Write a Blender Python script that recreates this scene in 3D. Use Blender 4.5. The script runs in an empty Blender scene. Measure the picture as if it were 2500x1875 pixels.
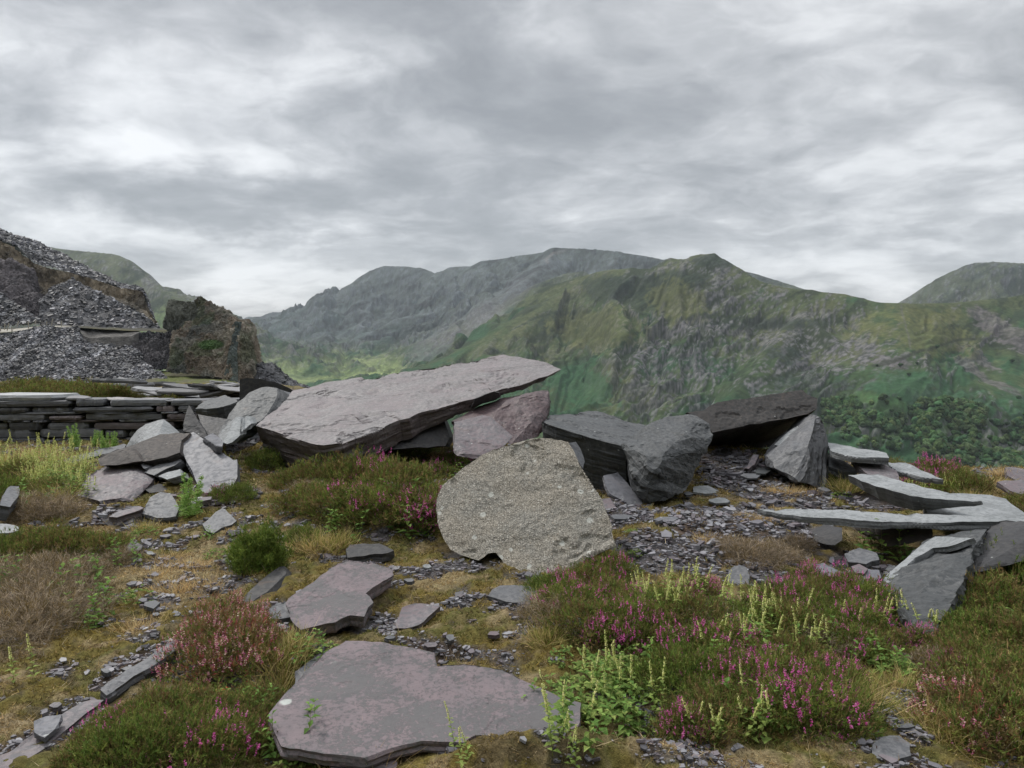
import bpy, bmesh, math, random
import numpy as np
from mathutils import Vector, Matrix
RAD = math.radians
random.seed(7); RNG = np.random.default_rng(11)
SC = bpy.context.scene; COL = SC.collection

# ------------------------------------------------------------------ camera
HAZE = 4.2e-5; EYE = 1.65; FPX = 1875.0
TILT = math.atan(137.5/FPX)                       # horizon at y=800 of 1875
cd = bpy.data.cameras.new('camera'); cam = bpy.data.objects.new('camera', cd); COL.objects.link(cam)
cd.sensor_width = 36; cd.lens = 27; cd.clip_start = 0.05; cd.clip_end = 40000
cam.location = (0, 0, EYE); cam.rotation_euler = (RAD(90)-TILT, 0, 0)
SC.camera = cam
# ------------------------------------------------------------------ exposure
SC.view_settings.view_transform = 'Standard'; SC.view_settings.look = 'None'
SC.view_settings.exposure = 0.58; SC.view_settings.gamma = 1.0
SC.render.engine = 'CYCLES'
SC.cycles.use_denoising = True
SC.cycles.max_bounces = 5; SC.cycles.diffuse_bounces = 2; SC.cycles.glossy_bounces = 2
SC.cycles.transparent_max_bounces = 8; SC.cycles.volume_bounces = 0
SC.cycles.caustics_reflective = False; SC.cycles.caustics_refractive = False
SUN_EL, SUN_AZ = RAD(48), RAD(-48)                # azimuth from +Y towards +X
# ------------------------------------------------------------------ node helper
class NT:
    def __init__(s, tree): s.t = tree; s.n = tree.nodes; s.l = tree.links
    def new(s, typ, **kw):
        n = s.n.new(typ)
        for k, v in kw.items(): setattr(n, k, v)
        return n
    def set(s, node, key, v):
        if isinstance(v, bpy.types.NodeSocket): s.l.new(v, node.inputs[key])
        elif v is not None:
            if isinstance(v, (tuple, list)) and len(v) == 3 and node.inputs[key].type == 'RGBA': v = (*v, 1)
            node.inputs[key].default_value = v
    def math(s, op, a, b=None, c=None, clamp=False):
        n = s.new('ShaderNodeMath', operation=op); n.use_clamp = clamp
        s.set(n, 0, a); s.set(n, 1, b)
        if c is not None: s.set(n, 2, c)
        return n.outputs[0]
    def vmath(s, op, a, b=None):
        n = s.new('ShaderNodeVectorMath', operation=op); s.set(n, 0, a)
        if b is not None: s.set(n, 1, b)
        return n.outputs[1] if op in ('LENGTH', 'DOT_PRODUCT', 'DISTANCE') else n.outputs[0]
    def noise(s, vec, scale=5, detail=4, rough=.55, dist=0, col=False, lac=2.0):
        n = s.new('ShaderNodeTexNoise'); s.set(n, 'Vector', vec); s.set(n, 'Scale', scale); s.set(n, 'Detail', detail)
        s.set(n, 'Roughness', rough); s.set(n, 'Distortion', dist); s.set(n, 'Lacunarity', lac)
        return n.outputs['Color' if col else 'Fac']
    def voro(s, vec, scale=5, feature='F1', out='Distance', rnd=1.0):
        n = s.new('ShaderNodeTexVoronoi', feature=feature); s.set(n, 'Vector', vec); s.set(n, 'Scale', scale); s.set(n, 'Randomness', rnd)
        return n.outputs[out]
    def mr(s, v, a, b, c=0., d=1., typ='SMOOTHSTEP'):
        n = s.new('ShaderNodeMapRange', interpolation_type=typ); s.set(n, 0, v); s.set(n, 1, a); s.set(n, 2, b); s.set(n, 3, c); s.set(n, 4, d)
        return n.outputs[0]
    def mix(s, f, a, b, mode='MIX'):
        n = s.new('ShaderNodeMix', data_type='RGBA', blend_type=mode); s.set(n, 0, f); s.set(n, 6, a); s.set(n, 7, b)
        return n.outputs[2]
    def mapping(s, vec, scale=(1, 1, 1), loc=(0, 0, 0), rot=(0, 0, 0)):
        n = s.new('ShaderNodeMapping'); s.set(n, 'Vector', vec); s.set(n, 'Scale', scale); s.set(n, 'Location', loc); s.set(n, 'Rotation', rot)
        return n.outputs[0]
    def comb(s, x, y, z):
        n = s.new('ShaderNodeCombineXYZ'); s.set(n, 0, x); s.set(n, 1, y); s.set(n, 2, z); return n.outputs[0]
# ------------------------------------------------------------------ sky
W = bpy.data.worlds.new('World'); SC.world = W; W.use_nodes = True
t = NT(W.node_tree); t.n.clear()
tc = t.new('ShaderNodeTexCoord'); sep = t.new('ShaderNodeSeparateXYZ'); t.set(sep, 0, tc.outputs['Generated'])
dx, dy, dz = sep.outputs
sky = t.new('ShaderNodeTexSky', sky_type='NISHITA'); sky.sun_disc = False
sky.sun_elevation = SUN_EL; sky.sun_rotation = SUN_AZ; sky.altitude = 400
zc = t.math('ADD', t.math('MAXIMUM', dz, 0.0), 0.21)
px_ = t.math('DIVIDE', dx, zc); py_ = t.math('DIVIDE', dy, zc)
pl = t.comb(px_, py_, 0.0)
ex = t.math('DIVIDE', dx, t.math('MAXIMUM', dy, .05)); ez = t.math('DIVIDE', dz, t.math('MAXIMUM', dy, .05))
warp = t.noise(pl, 0.9, 4, .6, 0, True)
wv = t.vmath('ADD', pl, t.vmath('MULTIPLY', t.vmath('SUBTRACT', warp, (.5, .5, .5)), (.5, .5, 0)))
n1 = t.noise(t.mapping(wv, (1, 1.0, 1), (3.1, 1.7, 0)), .8, 5, .45, .1)
n2 = t.noise(t.mapping(wv, (1, 1.0, 1), (9.1, 4.7, 2)), 2.6, 9, .56, .15)
n3 = t.noise(t.mapping(wv, (1, 1.0, 1), (2.1, 8.7, 5)), 8.0, 6, .6, .1)
val = t.math('ADD', t.math('MULTIPLY', t.math('SUBTRACT', n1, .5), 1.25), t.math('MULTIPLY', t.math('SUBTRACT', n2, .5), 1.6))
val = t.math('ADD', val, t.math('MULTIPLY', t.math('SUBTRACT', n3, .5), .42))
# large bright gaps and dark cloud masses, placed by azimuth and height (tangents), about as wide as the photograph shows
EV = t.comb(ex, ez, 0.0)
wr2 = t.noise(t.mapping(EV, (1, 2.0, 1)), 5.0, 5, .62, 0, True)
EVw = t.vmath('ADD', EV, t.vmath('MULTIPLY', t.vmath('SUBTRACT', wr2, (.5, .5, .5)), (.30, .16, 0)))
SKYB = [  # photo px, py, radius x, radius y, amount
 (470,250,230,120,.16),(150,60,260,120,.10),(1080,60,360,150,-.10),(1250,270,220,110,.12),(470,480,330,70,-.34),(760,400,300,55,.16),(960,240,300,100,-.12),
 (1500,330,420,110,-.13),(1500,40,420,90,-.05),(1250,500,260,50,.14),(1640,440,320,60,.10),(230,560,240,45,.18),(560,560,150,35,-.24),
 (90,300,140,80,-.18),(260,420,180,60,-.15),(540,690,170,40,.22),(720,720,200,35,.12),(2280,120,330,200,.08),(2150,640,150,60,.22),(2000,540,380,40,-.08),
 (1900,210,300,90,-.04),(700,620,200,30,.16),(400,640,160,20,-.12),(1300,610,260,30,-.12),(1000,560,160,40,-.05),(2100,330,280,90,.0)]
for (bx, by, rx, ry, am) in SKYB:
    c = ((bx-1250)/FPX, (800-by)/FPX)
    q = t.vmath('MULTIPLY', t.vmath('SUBTRACT', EVw, (c[0], c[1], 0)), (FPX/rx, FPX/ry, 0))
    g = t.math('EXPONENT', t.math('MULTIPLY', t.vmath('DOT_PRODUCT', q, q), -.9))
    val = t.math('MULTIPLY_ADD', g, am*1.15, val)
cr = t.new('ShaderNodeValToRGB'); t.set(cr, 0, t.math('ADD', t.math('MULTIPLY', val, .92), .50))
el = cr.color_ramp.elements
el[0].position = .05; el[0].color = (2.2, 2.28, 2.36, 1)
el[1].position = .92; el[1].color = (6.9, 6.98, 7.05, 1)
for p, c in ((.28, (2.85, 2.93, 3.03)), (.5, (4.0, 4.08, 4.18)), (.72, (5.7, 5.78, 5.86))):
    e = el.new(p); e.color = (*c, 1)
cloud = cr.outputs[0]
# an overcast sky is brightest overhead: well above what the photograph's frame shows
up = t.mr(dz, .46, .85, 1.0, 2.3)
cloud = t.mix(1.0, cloud, t.comb(up, up, up), 'MULTIPLY')
below = t.mr(dz, -.02, 0.03, 0, 1)
cloud = t.mix(below, (3.2, 3.4, 3.3), cloud)
allsky = t.mix(.93, sky.outputs[0], cloud)
bg = t.new('ShaderNodeBackground'); t.set(bg, 0, allsky); t.set(bg, 1, .1)
wo = t.new('ShaderNodeOutputWorld'); t.l.new(bg.outputs[0], wo.inputs[0])
W.cycles.sampling_method = 'MANUAL'; W.cycles.sample_map_resolution = 512
# ------------------------------------------------------------------ sun
sd = bpy.data.lights.new('sun', 'SUN'); sd.energy = 1.5; sd.angle = RAD(10); sd.color = (1, .96, .9)
sun = bpy.data.objects.new('sun', sd); COL.objects.link(sun)
sdir = Vector((math.sin(SUN_AZ)*math.cos(SUN_EL), math.cos(SUN_AZ)*math.cos(SUN_EL), math.sin(SUN_EL)))
sun.rotation_euler = sdir.to_track_quat('Z', 'Y').to_euler(); sun.location = (0, 0, 30)

# ------------------------------------------------------------------ helpers: sight lines, noise, meshes
ZO = dict(A=(0,500,.40687),B=(500,800,.45208),C=(1300,900,.54250),D=(0,900,.40687),E=(0,1275,.45208),F=(600,1275,.45208),
          G=(1500,1275,.45208),H=(1200,500,.58770),I=(560,580,.40687),J=(1400,580,.27125),K=(1900,620,.36166),L=(0,540,.28933),
          M=(440,960,.16275),N=(2000,1130,.22604),P=(0,0,1.0))
def zp(z, x, y): o = ZO[z]; return o[0]+x*o[2], o[1]+y*o[2]
CT, ST = math.cos(TILT), math.sin(TILT)
def ray(px, py):            # direction with y = 1
    v = (937.5-py)/FPX; u = (px-1250)/FPX; yy = CT+v*ST
    return np.array([u/yy, 1.0, (v*CT-ST)/yy])
def at(px, py, Y): return np.array([0, 0, EYE])+ray(px, py)*Y
def at_z(px, py, z): r = ray(px, py); return np.array([0, 0, EYE])+r*((z-EYE)/r[2])

def _hash(ix, iy, iz, s):
    h = (ix.astype(np.uint32)*np.uint32(374761393)+iy.astype(np.uint32)*np.uint32(668265263)+iz.astype(np.uint32)*np.uint32(2147483647)+np.uint32(s*9973+17))
    h = (h ^ (h >> np.uint32(13)))*np.uint32(1274126177); h ^= h >> np.uint32(16); h = h*np.uint32(2246822519); return h ^ (h >> np.uint32(15))
_G = RNG.normal(size=(256, 3)); _G /= np.linalg.norm(_G, axis=1)[:, None]; _G *= 1.6; _G = _G.astype(np.float32)
def noise3(x, y, z=None, s=0):
    x = np.asarray(x, np.float32); y = np.asarray(y, np.float32); z = np.zeros_like(x)+np.float32(.37) if z is None else np.asarray(z, np.float32)
    x, y, z = np.broadcast_arrays(x, y, z)
    fx, fy, fz = np.floor(x), np.floor(y), np.floor(z); ix, iy, iz = fx.astype(np.int64), fy.astype(np.int64), fz.astype(np.int64)
    x, y, z = x-fx, y-fy, z-fz; u, v, w = x*x*x*(x*(x*6-15)+10), y*y*y*(y*(y*6-15)+10), z*z*z*(z*(z*6-15)+10)
    r = 0
    for a in (0, 1):
        for b in (0, 1):
            for c in (0, 1):
                g = _G[_hash(ix+a, iy+b, iz+c, s) & np.uint32(255)]
                d = g[..., 0]*(x-a)+g[..., 1]*(y-b)+g[..., 2]*(z-c)
                r = r+d*(u if a else 1-u)*(v if b else 1-v)*(w if c else 1-w)
    return r
def fbm(x, y, z=None, o=4, s=0, g=.5, lac=2.03):
    r = 0; a = 1; f = 1
    for i in range(o):
        r = r+a*noise3(np.asarray(x)*f, np.asarray(y)*f, None if z is None else np.asarray(z)*f, s+i); a *= g; f *= lac
    return r
def ridged(x, y, z=None, o=4, s=0):
    r = 0; a = 1; f = 1
    for i in range(o):
        r = r+a*(1-2.2*np.abs(noise3(np.asarray(x)*f, np.asarray(y)*f, None if z is None else np.asarray(z)*f, s+i))); a *= .5; f *= 2.03
    return r
def sst(x, a, b): k = np.clip((x-a)/(b-a), 0, 1); return k*k*(3-2*k)

def mesh_np(name, V, faces, mats=(), col=None, smooth=False, midx=None):
    me = bpy.data.meshes.new(name); V = np.asarray(V, np.float32)
    fl = [np.asarray(f, np.int32) for f in (faces if isinstance(faces, list) else [faces]) if len(f)]
    me.vertices.add(len(V)); me.vertices.foreach_set('co', V.ravel())
    nl = sum(f.size for f in fl); npoly = sum(len(f) for f in fl)
    me.loops.add(nl); me.loops.foreach_set('vertex_index', np.concatenate([f.ravel() for f in fl]))
    st = []; o = 0
    for f in fl: st.append(o+np.arange(len(f))*f.shape[1]); o += f.size
    me.polygons.add(npoly); me.polygons.foreach_set('loop_start', np.concatenate(st).astype(np.int32))
    if midx is not None: me.polygons.foreach_set('material_index', np.asarray(midx, np.int32))
    me.polygons.foreach_set('use_smooth', np.full(npoly, smooth))
    me.update(calc_edges=True)
    if col is not None:
        c = np.ones((len(V), 4), np.float32); c[:, :3] = col
        a = me.color_attributes.new('Col', 'FLOAT_COLOR', 'POINT'); a.data.foreach_set('color', c.ravel())
    for m in mats: me.materials.append(m)
    return me
def link(name, me, parent=None, label=None, cat=None, group=None, kind=None):
    o = bpy.data.objects.new(name, me); COL.objects.link(o)
    if parent is not None: o.parent = parent
    for k, v in (('label', label), ('category', cat), ('group', group), ('kind', kind)):
        if v: o[k] = v
    return o
def grid_faces(nr, nc):
    i = np.arange(nr-1)[:, None]*nc+np.arange(nc-1)[None, :]; i = i.ravel()
    return np.stack([i, i+1, i+nc+1, i+nc], 1)
# ------------------------------------------------------------------ materials
def newmat(name):
    m = bpy.data.materials.new(name); m.use_nodes = True; k = NT(m.node_tree); k.n.clear()
    out = k.new('ShaderNodeOutputMaterial'); b = k.new('ShaderNodeBsdfPrincipled'); k.l.new(b.outputs[0], out.inputs[0]); k.b = b
    return m, k
def bump(k, h, strength=.5, dist=.01, prev=None):
    n = k.new('ShaderNodeBump'); k.set(n, 'Height', h); k.set(n, 'Strength', strength); k.set(n, 'Distance', dist)
    if prev is not None: k.l.new(prev, n.inputs['Normal'])
    return n.outputs[0]
def attr_mat(name, rough=.9, spec=.2, trans=0, nscale=None, namt=.3, bsc=None, bd=.01):
    m, k = newmat(name); a = k.new('ShaderNodeAttribute', attribute_name='Col'); c = a.outputs[0]
    if nscale:
        oc = k.new('ShaderNodeTexCoord').outputs['Object']
        f = k.mr(k.noise(oc, nscale, 5, .6), .3, .7, 1-namt, 1+namt, 'LINEAR'); c = k.mix(1, c, k.comb(f, f, f), 'MULTIPLY')
        if bsc: k.set(k.b, 'Normal', bump(k, k.noise(oc, bsc, 5, .65), .8, bd))
    k.set(k.b, 'Base Color', c); k.set(k.b, 'Roughness', rough); k.set(k.b, 'Specular IOR Level', spec)
    if trans:
        tr = k.new('ShaderNodeBsdfTranslucent'); k.set(tr, 0, c); ms = k.new('ShaderNodeMixShader'); k.set(ms, 0, trans); k.l.new(k.b.outputs[0], ms.inputs[1]); k.l.new(tr.outputs[0], ms.inputs[2])
        k.l.new(ms.outputs[0], [n for n in k.n if n.type == 'OUTPUT_MATERIAL'][0].inputs[0])
    return m
def slate_mat(name, a, b, c=None, rough=.55, lichen=.15, strata=1., crack=.0, mott=3.0, spec=.4, fleck=0., joint_shade=None, lich=(.42, .44, .42)):
    m, k = newmat(name); oc = k.new('ShaderNodeTexCoord').outputs['Object']
    ri = k.new('ShaderNodeObjectInfo').outputs['Random']
    oc = k.vmath('ADD', oc, k.comb(k.math('MULTIPLY', ri, 37.), k.math('MULTIPLY', ri, 19.), k.math('MULTIPLY', ri, 7.)))
    n1 = k.noise(oc, mott, 6, .62, .3); n2 = k.noise(oc, mott*9, 5, .65, .2); n3 = k.noise(oc, mott*38, 4, .7)
    col = k.mix(k.mr(n1, .38, .62), a, b)
    if c is not None: col = k.mix(k.math('MULTIPLY', k.mr(k.math('ADD', n2, k.math('MULTIPLY', n1, .3)), .62, .72), .85), col, c)
    st = k.noise(k.mapping(oc, (1.2, 1.2, 26)), 1.6, 6, .65, .15)        # bedding layers, seen on broken sides
    st2 = k.noise(k.mapping(oc, (.9, 2.4, 3)), 3.0, 5, .6, .8)
    f = k.mr(n2, .25, .75, .84, 1.14, 'LINEAR'); col = k.mix(1, col, k.comb(f, f, f), 'MULTIPLY')
    f = k.mr(n3, .25, .75, .88, 1.12, 'LINEAR'); col = k.mix(1, col, k.comb(f, f, f), 'MULTIPLY')
    f = k.mr(st, .3, .7, .88, 1.1, 'LINEAR'); col = k.mix(1, col, k.comb(f, f, f), 'MULTIPLY')
    rust = k.math('MULTIPLY', k.mr(k.noise(oc, mott*2.1, 4, .6, .6), .62, .75), .25); col = k.mix(rust, col, (.16, .10, .065))
    if fleck:
        fk = k.noise(k.mapping(oc, (1, 2.6, 1), rot=(0, 0, .5)), 20, 5, .72, .4); col = k.mix(k.math('MULTIPLY', k.mr(fk, .52, .66), fleck), col, k.mix(.5, a, (.07, .068, .07)))
        fk = k.noise(k.mapping(oc, (1, 2.0, 1), rot=(0, 0, .9)), 34, 4, .7, .2); col = k.mix(k.math('MULTIPLY', k.mr(fk, .60, .70), fleck), col, (.42, .40, .40))
    if joint_shade is not None:  # steep faces darkened: side shade painted in, together with brown weathering stain
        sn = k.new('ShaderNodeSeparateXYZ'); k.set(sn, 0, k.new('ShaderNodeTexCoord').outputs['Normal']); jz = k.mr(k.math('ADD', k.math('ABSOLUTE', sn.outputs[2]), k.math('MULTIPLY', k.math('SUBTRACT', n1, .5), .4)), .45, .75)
        col = k.mix(jz, k.mix(1, k.mix(.65, col, joint_shade), k.comb(k.mr(st, .3, .7, .65, 1.3, 'LINEAR'), k.mr(st, .3, .7, .65, 1.3, 'LINEAR'), k.mr(st, .3, .7, .65, 1.3, 'LINEAR')), 'MULTIPLY'), col)
    if lichen:
        vd = k.voro(k.vmath('ADD', oc, k.vmath('MULTIPLY', k.noise(oc, 30, 3, .5, 0, True), (.03, .03, .03))), 7, 'F1')
        sp = k.math('MULTIPLY', k.mr(vd, .05+lichen*.18, .02+lichen*.10), .8); col = k.mix(sp, col, lich)
    h = k.math('ADD', k.math('MULTIPLY', st, 1.2*strata), k.math('ADD', k.math('MULTIPLY', n2, .45), k.math('MULTIPLY', n3, .12)))
    h = k.math('ADD', h, k.math('MULTIPLY', st2, .6))
    if crack:
        w = k.vmath('ADD', k.mapping(oc, (.35, 1.6, .1)), k.vmath('MULTIPLY', k.noise(oc, 4, 5, .6, 0, True), (.35, .35, 0)))
        e = k.voro(w, 1.3, 'DISTANCE_TO_EDGE', 'Distance'); cr_ = k.math('MULTIPLY', k.mr(e, .014*crack, .003, 0, 1, 'LINEAR'), k.mr(k.noise(oc, 2.3, 3), .42, .56))
        col = k.mix(k.math('MULTIPLY', cr_, .8), col, (.05, .038, .042)); h = k.math('SUBTRACT', h, k.math('MULTIPLY', cr_, 1.0))
    k.set(k.b, 'Base Color', col); k.set(k.b, 'Roughness', k.mr(n2, .3, .7, rough-.07, rough+.12, 'LINEAR')); k.set(k.b, 'Specular IOR Level', spec)
    k.set(k.b, 'Normal', bump(k, h, .75, .012))
    return m
# ------------------------------------------------------------------ mountains (one heightfield, split near / far)
# crests: (photo px, photo py, distance m); drop, slope, crest rounding
RIDGES = [
 ('main', [(1330,700,2760),(1420,676,2700),(1460,664,2640),(1500,658,2560),(1545,657,2500),(1590,656,2440),(1620,640,2400),(1640,630,2370),(1660,634,2350),(1680,632,2330),(1695,624,2300),(1712,621,2280),(1738,622,2260),(1760,632,2230),(1790,650,2200),(1830,676,2150),(1870,692,2120),(1920,703,2080),(1980,710,2050),(2015,714,2020),(2060,718,2000),(2100,727,1970),(2140,738,1940),(2190,744,1900),(2250,741,1900),(2330,739,1920),(2400,732,1950),(2460,726,1980),(2540,712,2000),(2700,690,2050),(2950,660,2100)], 470, .78, 22),
 ('sp1', [(1420,676,2700),(1370,716,2620),(1290,780,2500),(1200,840,2450),(1100,895,2400),(1000,950,2350)], 300, .62, 25),
 ('sp2', [(1740,622,2260),(1640,740,2100),(1560,830,1980),(1480,900,1880),(1400,970,1790)], 300, .8, 10),
 ('sp2b', [(1545,657,2500),(1480,740,2380),(1400,830,2230),(1330,900,2100)], 260, .85, 8),
 ('sp3', [(1980,712,2050),(1960,770,1940),(1920,800,1850),(1880,850,1740),(1840,900,1660),(1780,970,1560)], 260, .85, 14),
 ('sp3b',[(1960,770,1940),(2030,820,1800),(2070,870,1690),(2090,900,1630)], 240, .95, 10),
 ('sp3c',[(1900,715,2090),(1800,790,1980),(1700,860,1860),(1600,930,1760)], 260, .8, 8),
 ('sp4', [(2540,712,2000),(2480,800,1800),(2460,900,1620),(2440,980,1450)], 240, .62, 30),
 ('sp5', [(2190,744,1900),(2180,850,1650),(2150,930,1500)], 120, .45, 60),
 ('nspur', [(1353,610,5200),(1333,640,4750),(1300,672,4500),(1268,696,4300),(1225,732,4100),(1187,763,3950),(1120,805,3800),(1056,844,3650),(967,895,3500)], 330, .55, 20),
 ('nspur2', [(1422,662,3700),(1380,668,3750),(1320,690,3650),(1260,740,3500),(1200,790,3350),(1120,845,3200)], 200, .6, 15),
 ('mid', [(1240,700,4900),(1170,735,4850),(1080,765,4800),(1010,768,4750),(967,778,4700),(925,802,4600),(885,822,4500),(840,850,4400),(800,868,4300),(739,882,4200)], 260, .62, 18),
 ('mid2', [(1280,720,4600),(1180,775,4500),(1080,820,4400),(980,855,4250),(900,890,4100)], 200, .6, 12),
 ('crib', [(560,800,7000),(640,778,6900),(700,768,6800),(739,759,6700),(759,756,6600),(788,744,6500),(812,726,6400),(845,711,6300),(861,704,6250),(885,681,6200),(906,661,6150),(922,654,6120),(938,649,6100),(991,650,6050),(1016,654,6000),(1024,653,6000),(1036,657,5950),(1050,662,5900),(1062,668,5850),(1075,664,5800),(1101,652,5750),(1130,650,5700),(1150,650,5650),(1165,643,5600),(1178,637,5500),(1219,633,5400),(1262,625,5350),(1300,620,5300),(1333,614,5250),(1345,606,5220),(1353,604,5200),(1400,606,5150),(1460,610,5100),(1494,613,5050),(1540,620,5000),(1576,625,4950),(1614,633,4900),(1670,636,4800),(1740,646,4600),(1811,661,4300),(1846,669,4200),(1905,688,4050),(1982,712,3900),(2060,745,3800)], 620, .62, 20),
 ('cribspur', [(906,661,6150),(860,740,5900),(800,800,5600),(720,850,5300),(660,872,5200)], 330, .7, 25),
 ('cribspur2', [(1075,664,5800),(1040,730,5500),(980,760,5300),(900,800,5200)], 300, .6, 25),
 ('pass', [(480,800,9000),(560,785,8800),(589,777,8600),(620,770,8500),(637,767,8500),(654,768,8500),(674,757,8400),(698,752,8400),(718,754,8300),(740,762,8200),(800,775,8000)], 400, .5, 30),
 ('passfoot', [(500,830,5200),(589,812,6300),(640,800,6900)], 160, .4, 40),
 ('glyder', [(-200,560,4200),(60,596,3900),(150,608,3700),(187,612,3650),(240,617,3600),(270,620,3560),(285,623,3550),(300,631,3500),(309,633,3480),(338,663,3400),(352,678,3360),(366,687,3330),(395,706,3250),(410,718,3220),(425,734,3180),(455,760,3120),(500,800,3050),(560,850,2950),(620,888,2850),(700,925,2700)], 520, .7, 20),
 ('rhill', [(2170,800,3900),(2208,744,3900),(2240,716,3900),(2280,690,3900),(2320,668,3900),(2340,658,3900),(2368,645,3900),(2385,641,3900),(2440,640,3900),(2500,644,3900),(2600,660,3900),(2800,700,3900)], 520, .75, 40),
]
_R = []
for nm, pts, A, s, w in RIDGES:
    P = np.array([at(*p) for p in pts]); P[:, 2] += (math.hypot(0, w)*0 + 0)
    _R.append((nm, P, A, s, w))
def floor_z(x, y):
    # valley floor: lake level to the right front, rising to the pass at the far left
    f = np.interp(y, [0, 1200, 2600, 4300, 5200, 6500, 9000, 12000], [-232, -232, -215, -200, -175, -90, -20, 0])
    return f
def terrain_h(x, y, detail=True):
    x = np.asarray(x, np.float32); y = np.asarray(y, np.float32)
    shp = x.shape; x = x.ravel(); y = y.ravel()
    fl = floor_z(x, y).astype(np.float32)
    hs = [fl]; dmin = np.full(x.shape, 1e9, np.float32); best = fl.copy()
    wx = x+(fbm(x/330, y/330, None, 3, 91)*60).astype(np.float32); wy = y+(fbm(x/330, y/330, None, 3, 95)*60).astype(np.float32)
    for nm, P, A, s, w in _R:
        h = np.full(x.shape, -1e9, np.float32); dd = np.full(x.shape, 1e9, np.float32)
        x0, x1 = P[:, 0].min()-2600, P[:, 0].max()+2600; y0, y1 = P[:, 1].min()-2600, P[:, 1].max()+2600
        m = (x > x0) & (x < x1) & (y > y0) & (y < y1)
        if not m.any(): continue
        X, Y = x[m], y[m]; FL = fl[m]; WX, WY = wx[m], wy[m]; hm = np.full(X.shape, -1e9, np.float32); dm = np.full(X.shape, 1e9, np.float32)
        for i in range(len(P)-1):
            a, b = P[i], P[i+1]; ab = (b-a)[:2]; L2 = float(ab@ab)
            tt = np.clip(((X-a[0])*ab[0]+(Y-a[1])*ab[1])/L2, 0, 1)
            d0 = np.hypot(X-(a[0]+tt*ab[0]), Y-(a[1]+tt*ab[1]))
            d = d0+(np.hypot(WX-(a[0]+tt*ab[0]), WY-(a[1]+tt*ab[1]))-d0)*np.clip(d0/250, 0, 1)
            d = np.maximum(d, 0)
            zc_ = a[2]+tt*(b[2]-a[2]); Hc = np.maximum(zc_-FL, 25); q_ = (np.sqrt(d*d+w*w)-w)*s/Hc
            z = np.minimum(zc_, FL)+np.maximum(zc_-FL, 0)*np.exp(-q_-.35*q_*q_)-.02*d
            hm = np.maximum(hm, z); dm = np.minimum(dm, d0)
        h[m] = hm; hs.append(h)
        up = h > best; best = np.maximum(best, h); q = dmin.copy(); q[m] = np.minimum(q[m], np.where(up[m], dm, q[m])); dmin = q
    k = 6.0; mx = np.max(hs, 0); z = mx+k*np.log(sum(np.exp(np.clip((h-mx)/k, -30, 0)) for h in hs))-0
    z = z-k*np.log(2)*0
    # near spur on which the quarry plateau stands
    R = np.hypot(x, y)
    near = np.interp(R, [0, 12, 40, 140, 420, 900], [-3, -3, -22, -80, -215, -260]).astype(np.float32)
    z = np.maximum(z*sst(R, 200, 700)+(-240)*(1-sst(R, 200, 700)), near)
    above = np.clip((z-fl)/60, 0, 1); cr = np.clip(dmin/(130*np.clip(y/2000, 1, 2.6)), .03, 1)**1.3
    if detail:
        sc = np.clip(y/2200, .8, 2.8)
        wxx = x+30*fbm(x/150, y/150, None, 2, 8)*sc; wyy = y+30*fbm(x/150, y/150, None, 2, 18)*sc
        a1 = fbm(x/260, y/260, z/260, 4, 3)*24
        pu = .72*wxx-.69*wyy; pv = .69*wxx+.72*wyy                                                    # spurs and gullies run down to the left
        a2 = -np.abs(fbm(pu/(120*sc), pv/(620*sc), None, 4, 21, .5))*78*sc+16*sc-np.abs(fbm(pu/(38*sc), pv/(210*sc), None, 3, 27, .55))*21*sc+5*sc
        a2 = a2+(-np.abs(fbm(wxx/(190*sc), wyy/(190*sc), None, 4, 29, .55))*30*sc)
        across = (-.46*x+.89*z); along = (.89*x+.46*z)
        rough_ = np.clip(.25+1.2*fbm(x/420, y/420, z/420, 3, 77)+.35, .12, 1.1)
        st = ridged(across/36+.35*fbm(x/120, y/120, z/120, 3, 31), along/210, y/260, 5, 41)*13*np.clip(rough_+.2, 0, 1)
        q_ = fbm(x/24, y/24, z/24, 4, 51)*3.4*sc*rough_; crag = np.round((z+q_*1.5)/(9*sc))*(9*sc)-z             # stepped crags
        z = z+above*(a1*cr*.6+a2*cr*.9+st*cr*.8+q_*np.clip(cr+.3, 0, 1)+.42*crag*np.clip(rough_-.45, 0, .6)*cr)+(1-above)*fbm(x/120, y/120, None, 3, 61)*3
        z = z+np.abs(q_)*np.where(dmin < 130, .5, .0)*above
    return z.reshape(shp), dmin.reshape(shp), above.reshape(shp)

NC = 1300
AZ = np.linspace(RAD(-43), RAD(43), NC)
rr = np.concatenate([np.geomspace(30, 1080, 60, endpoint=False), np.linspace(1080, 2760, 330, endpoint=False), np.geomspace(2760, 7200, 280, endpoint=False), np.geomspace(7200, 15000, 40)])
TX = (rr[:, None]*np.sin(AZ)[None]).astype(np.float32); TY = (rr[:, None]*np.cos(AZ)[None]).astype(np.float32)
TZ, TD, TA = terrain_h(TX, TY)
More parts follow.
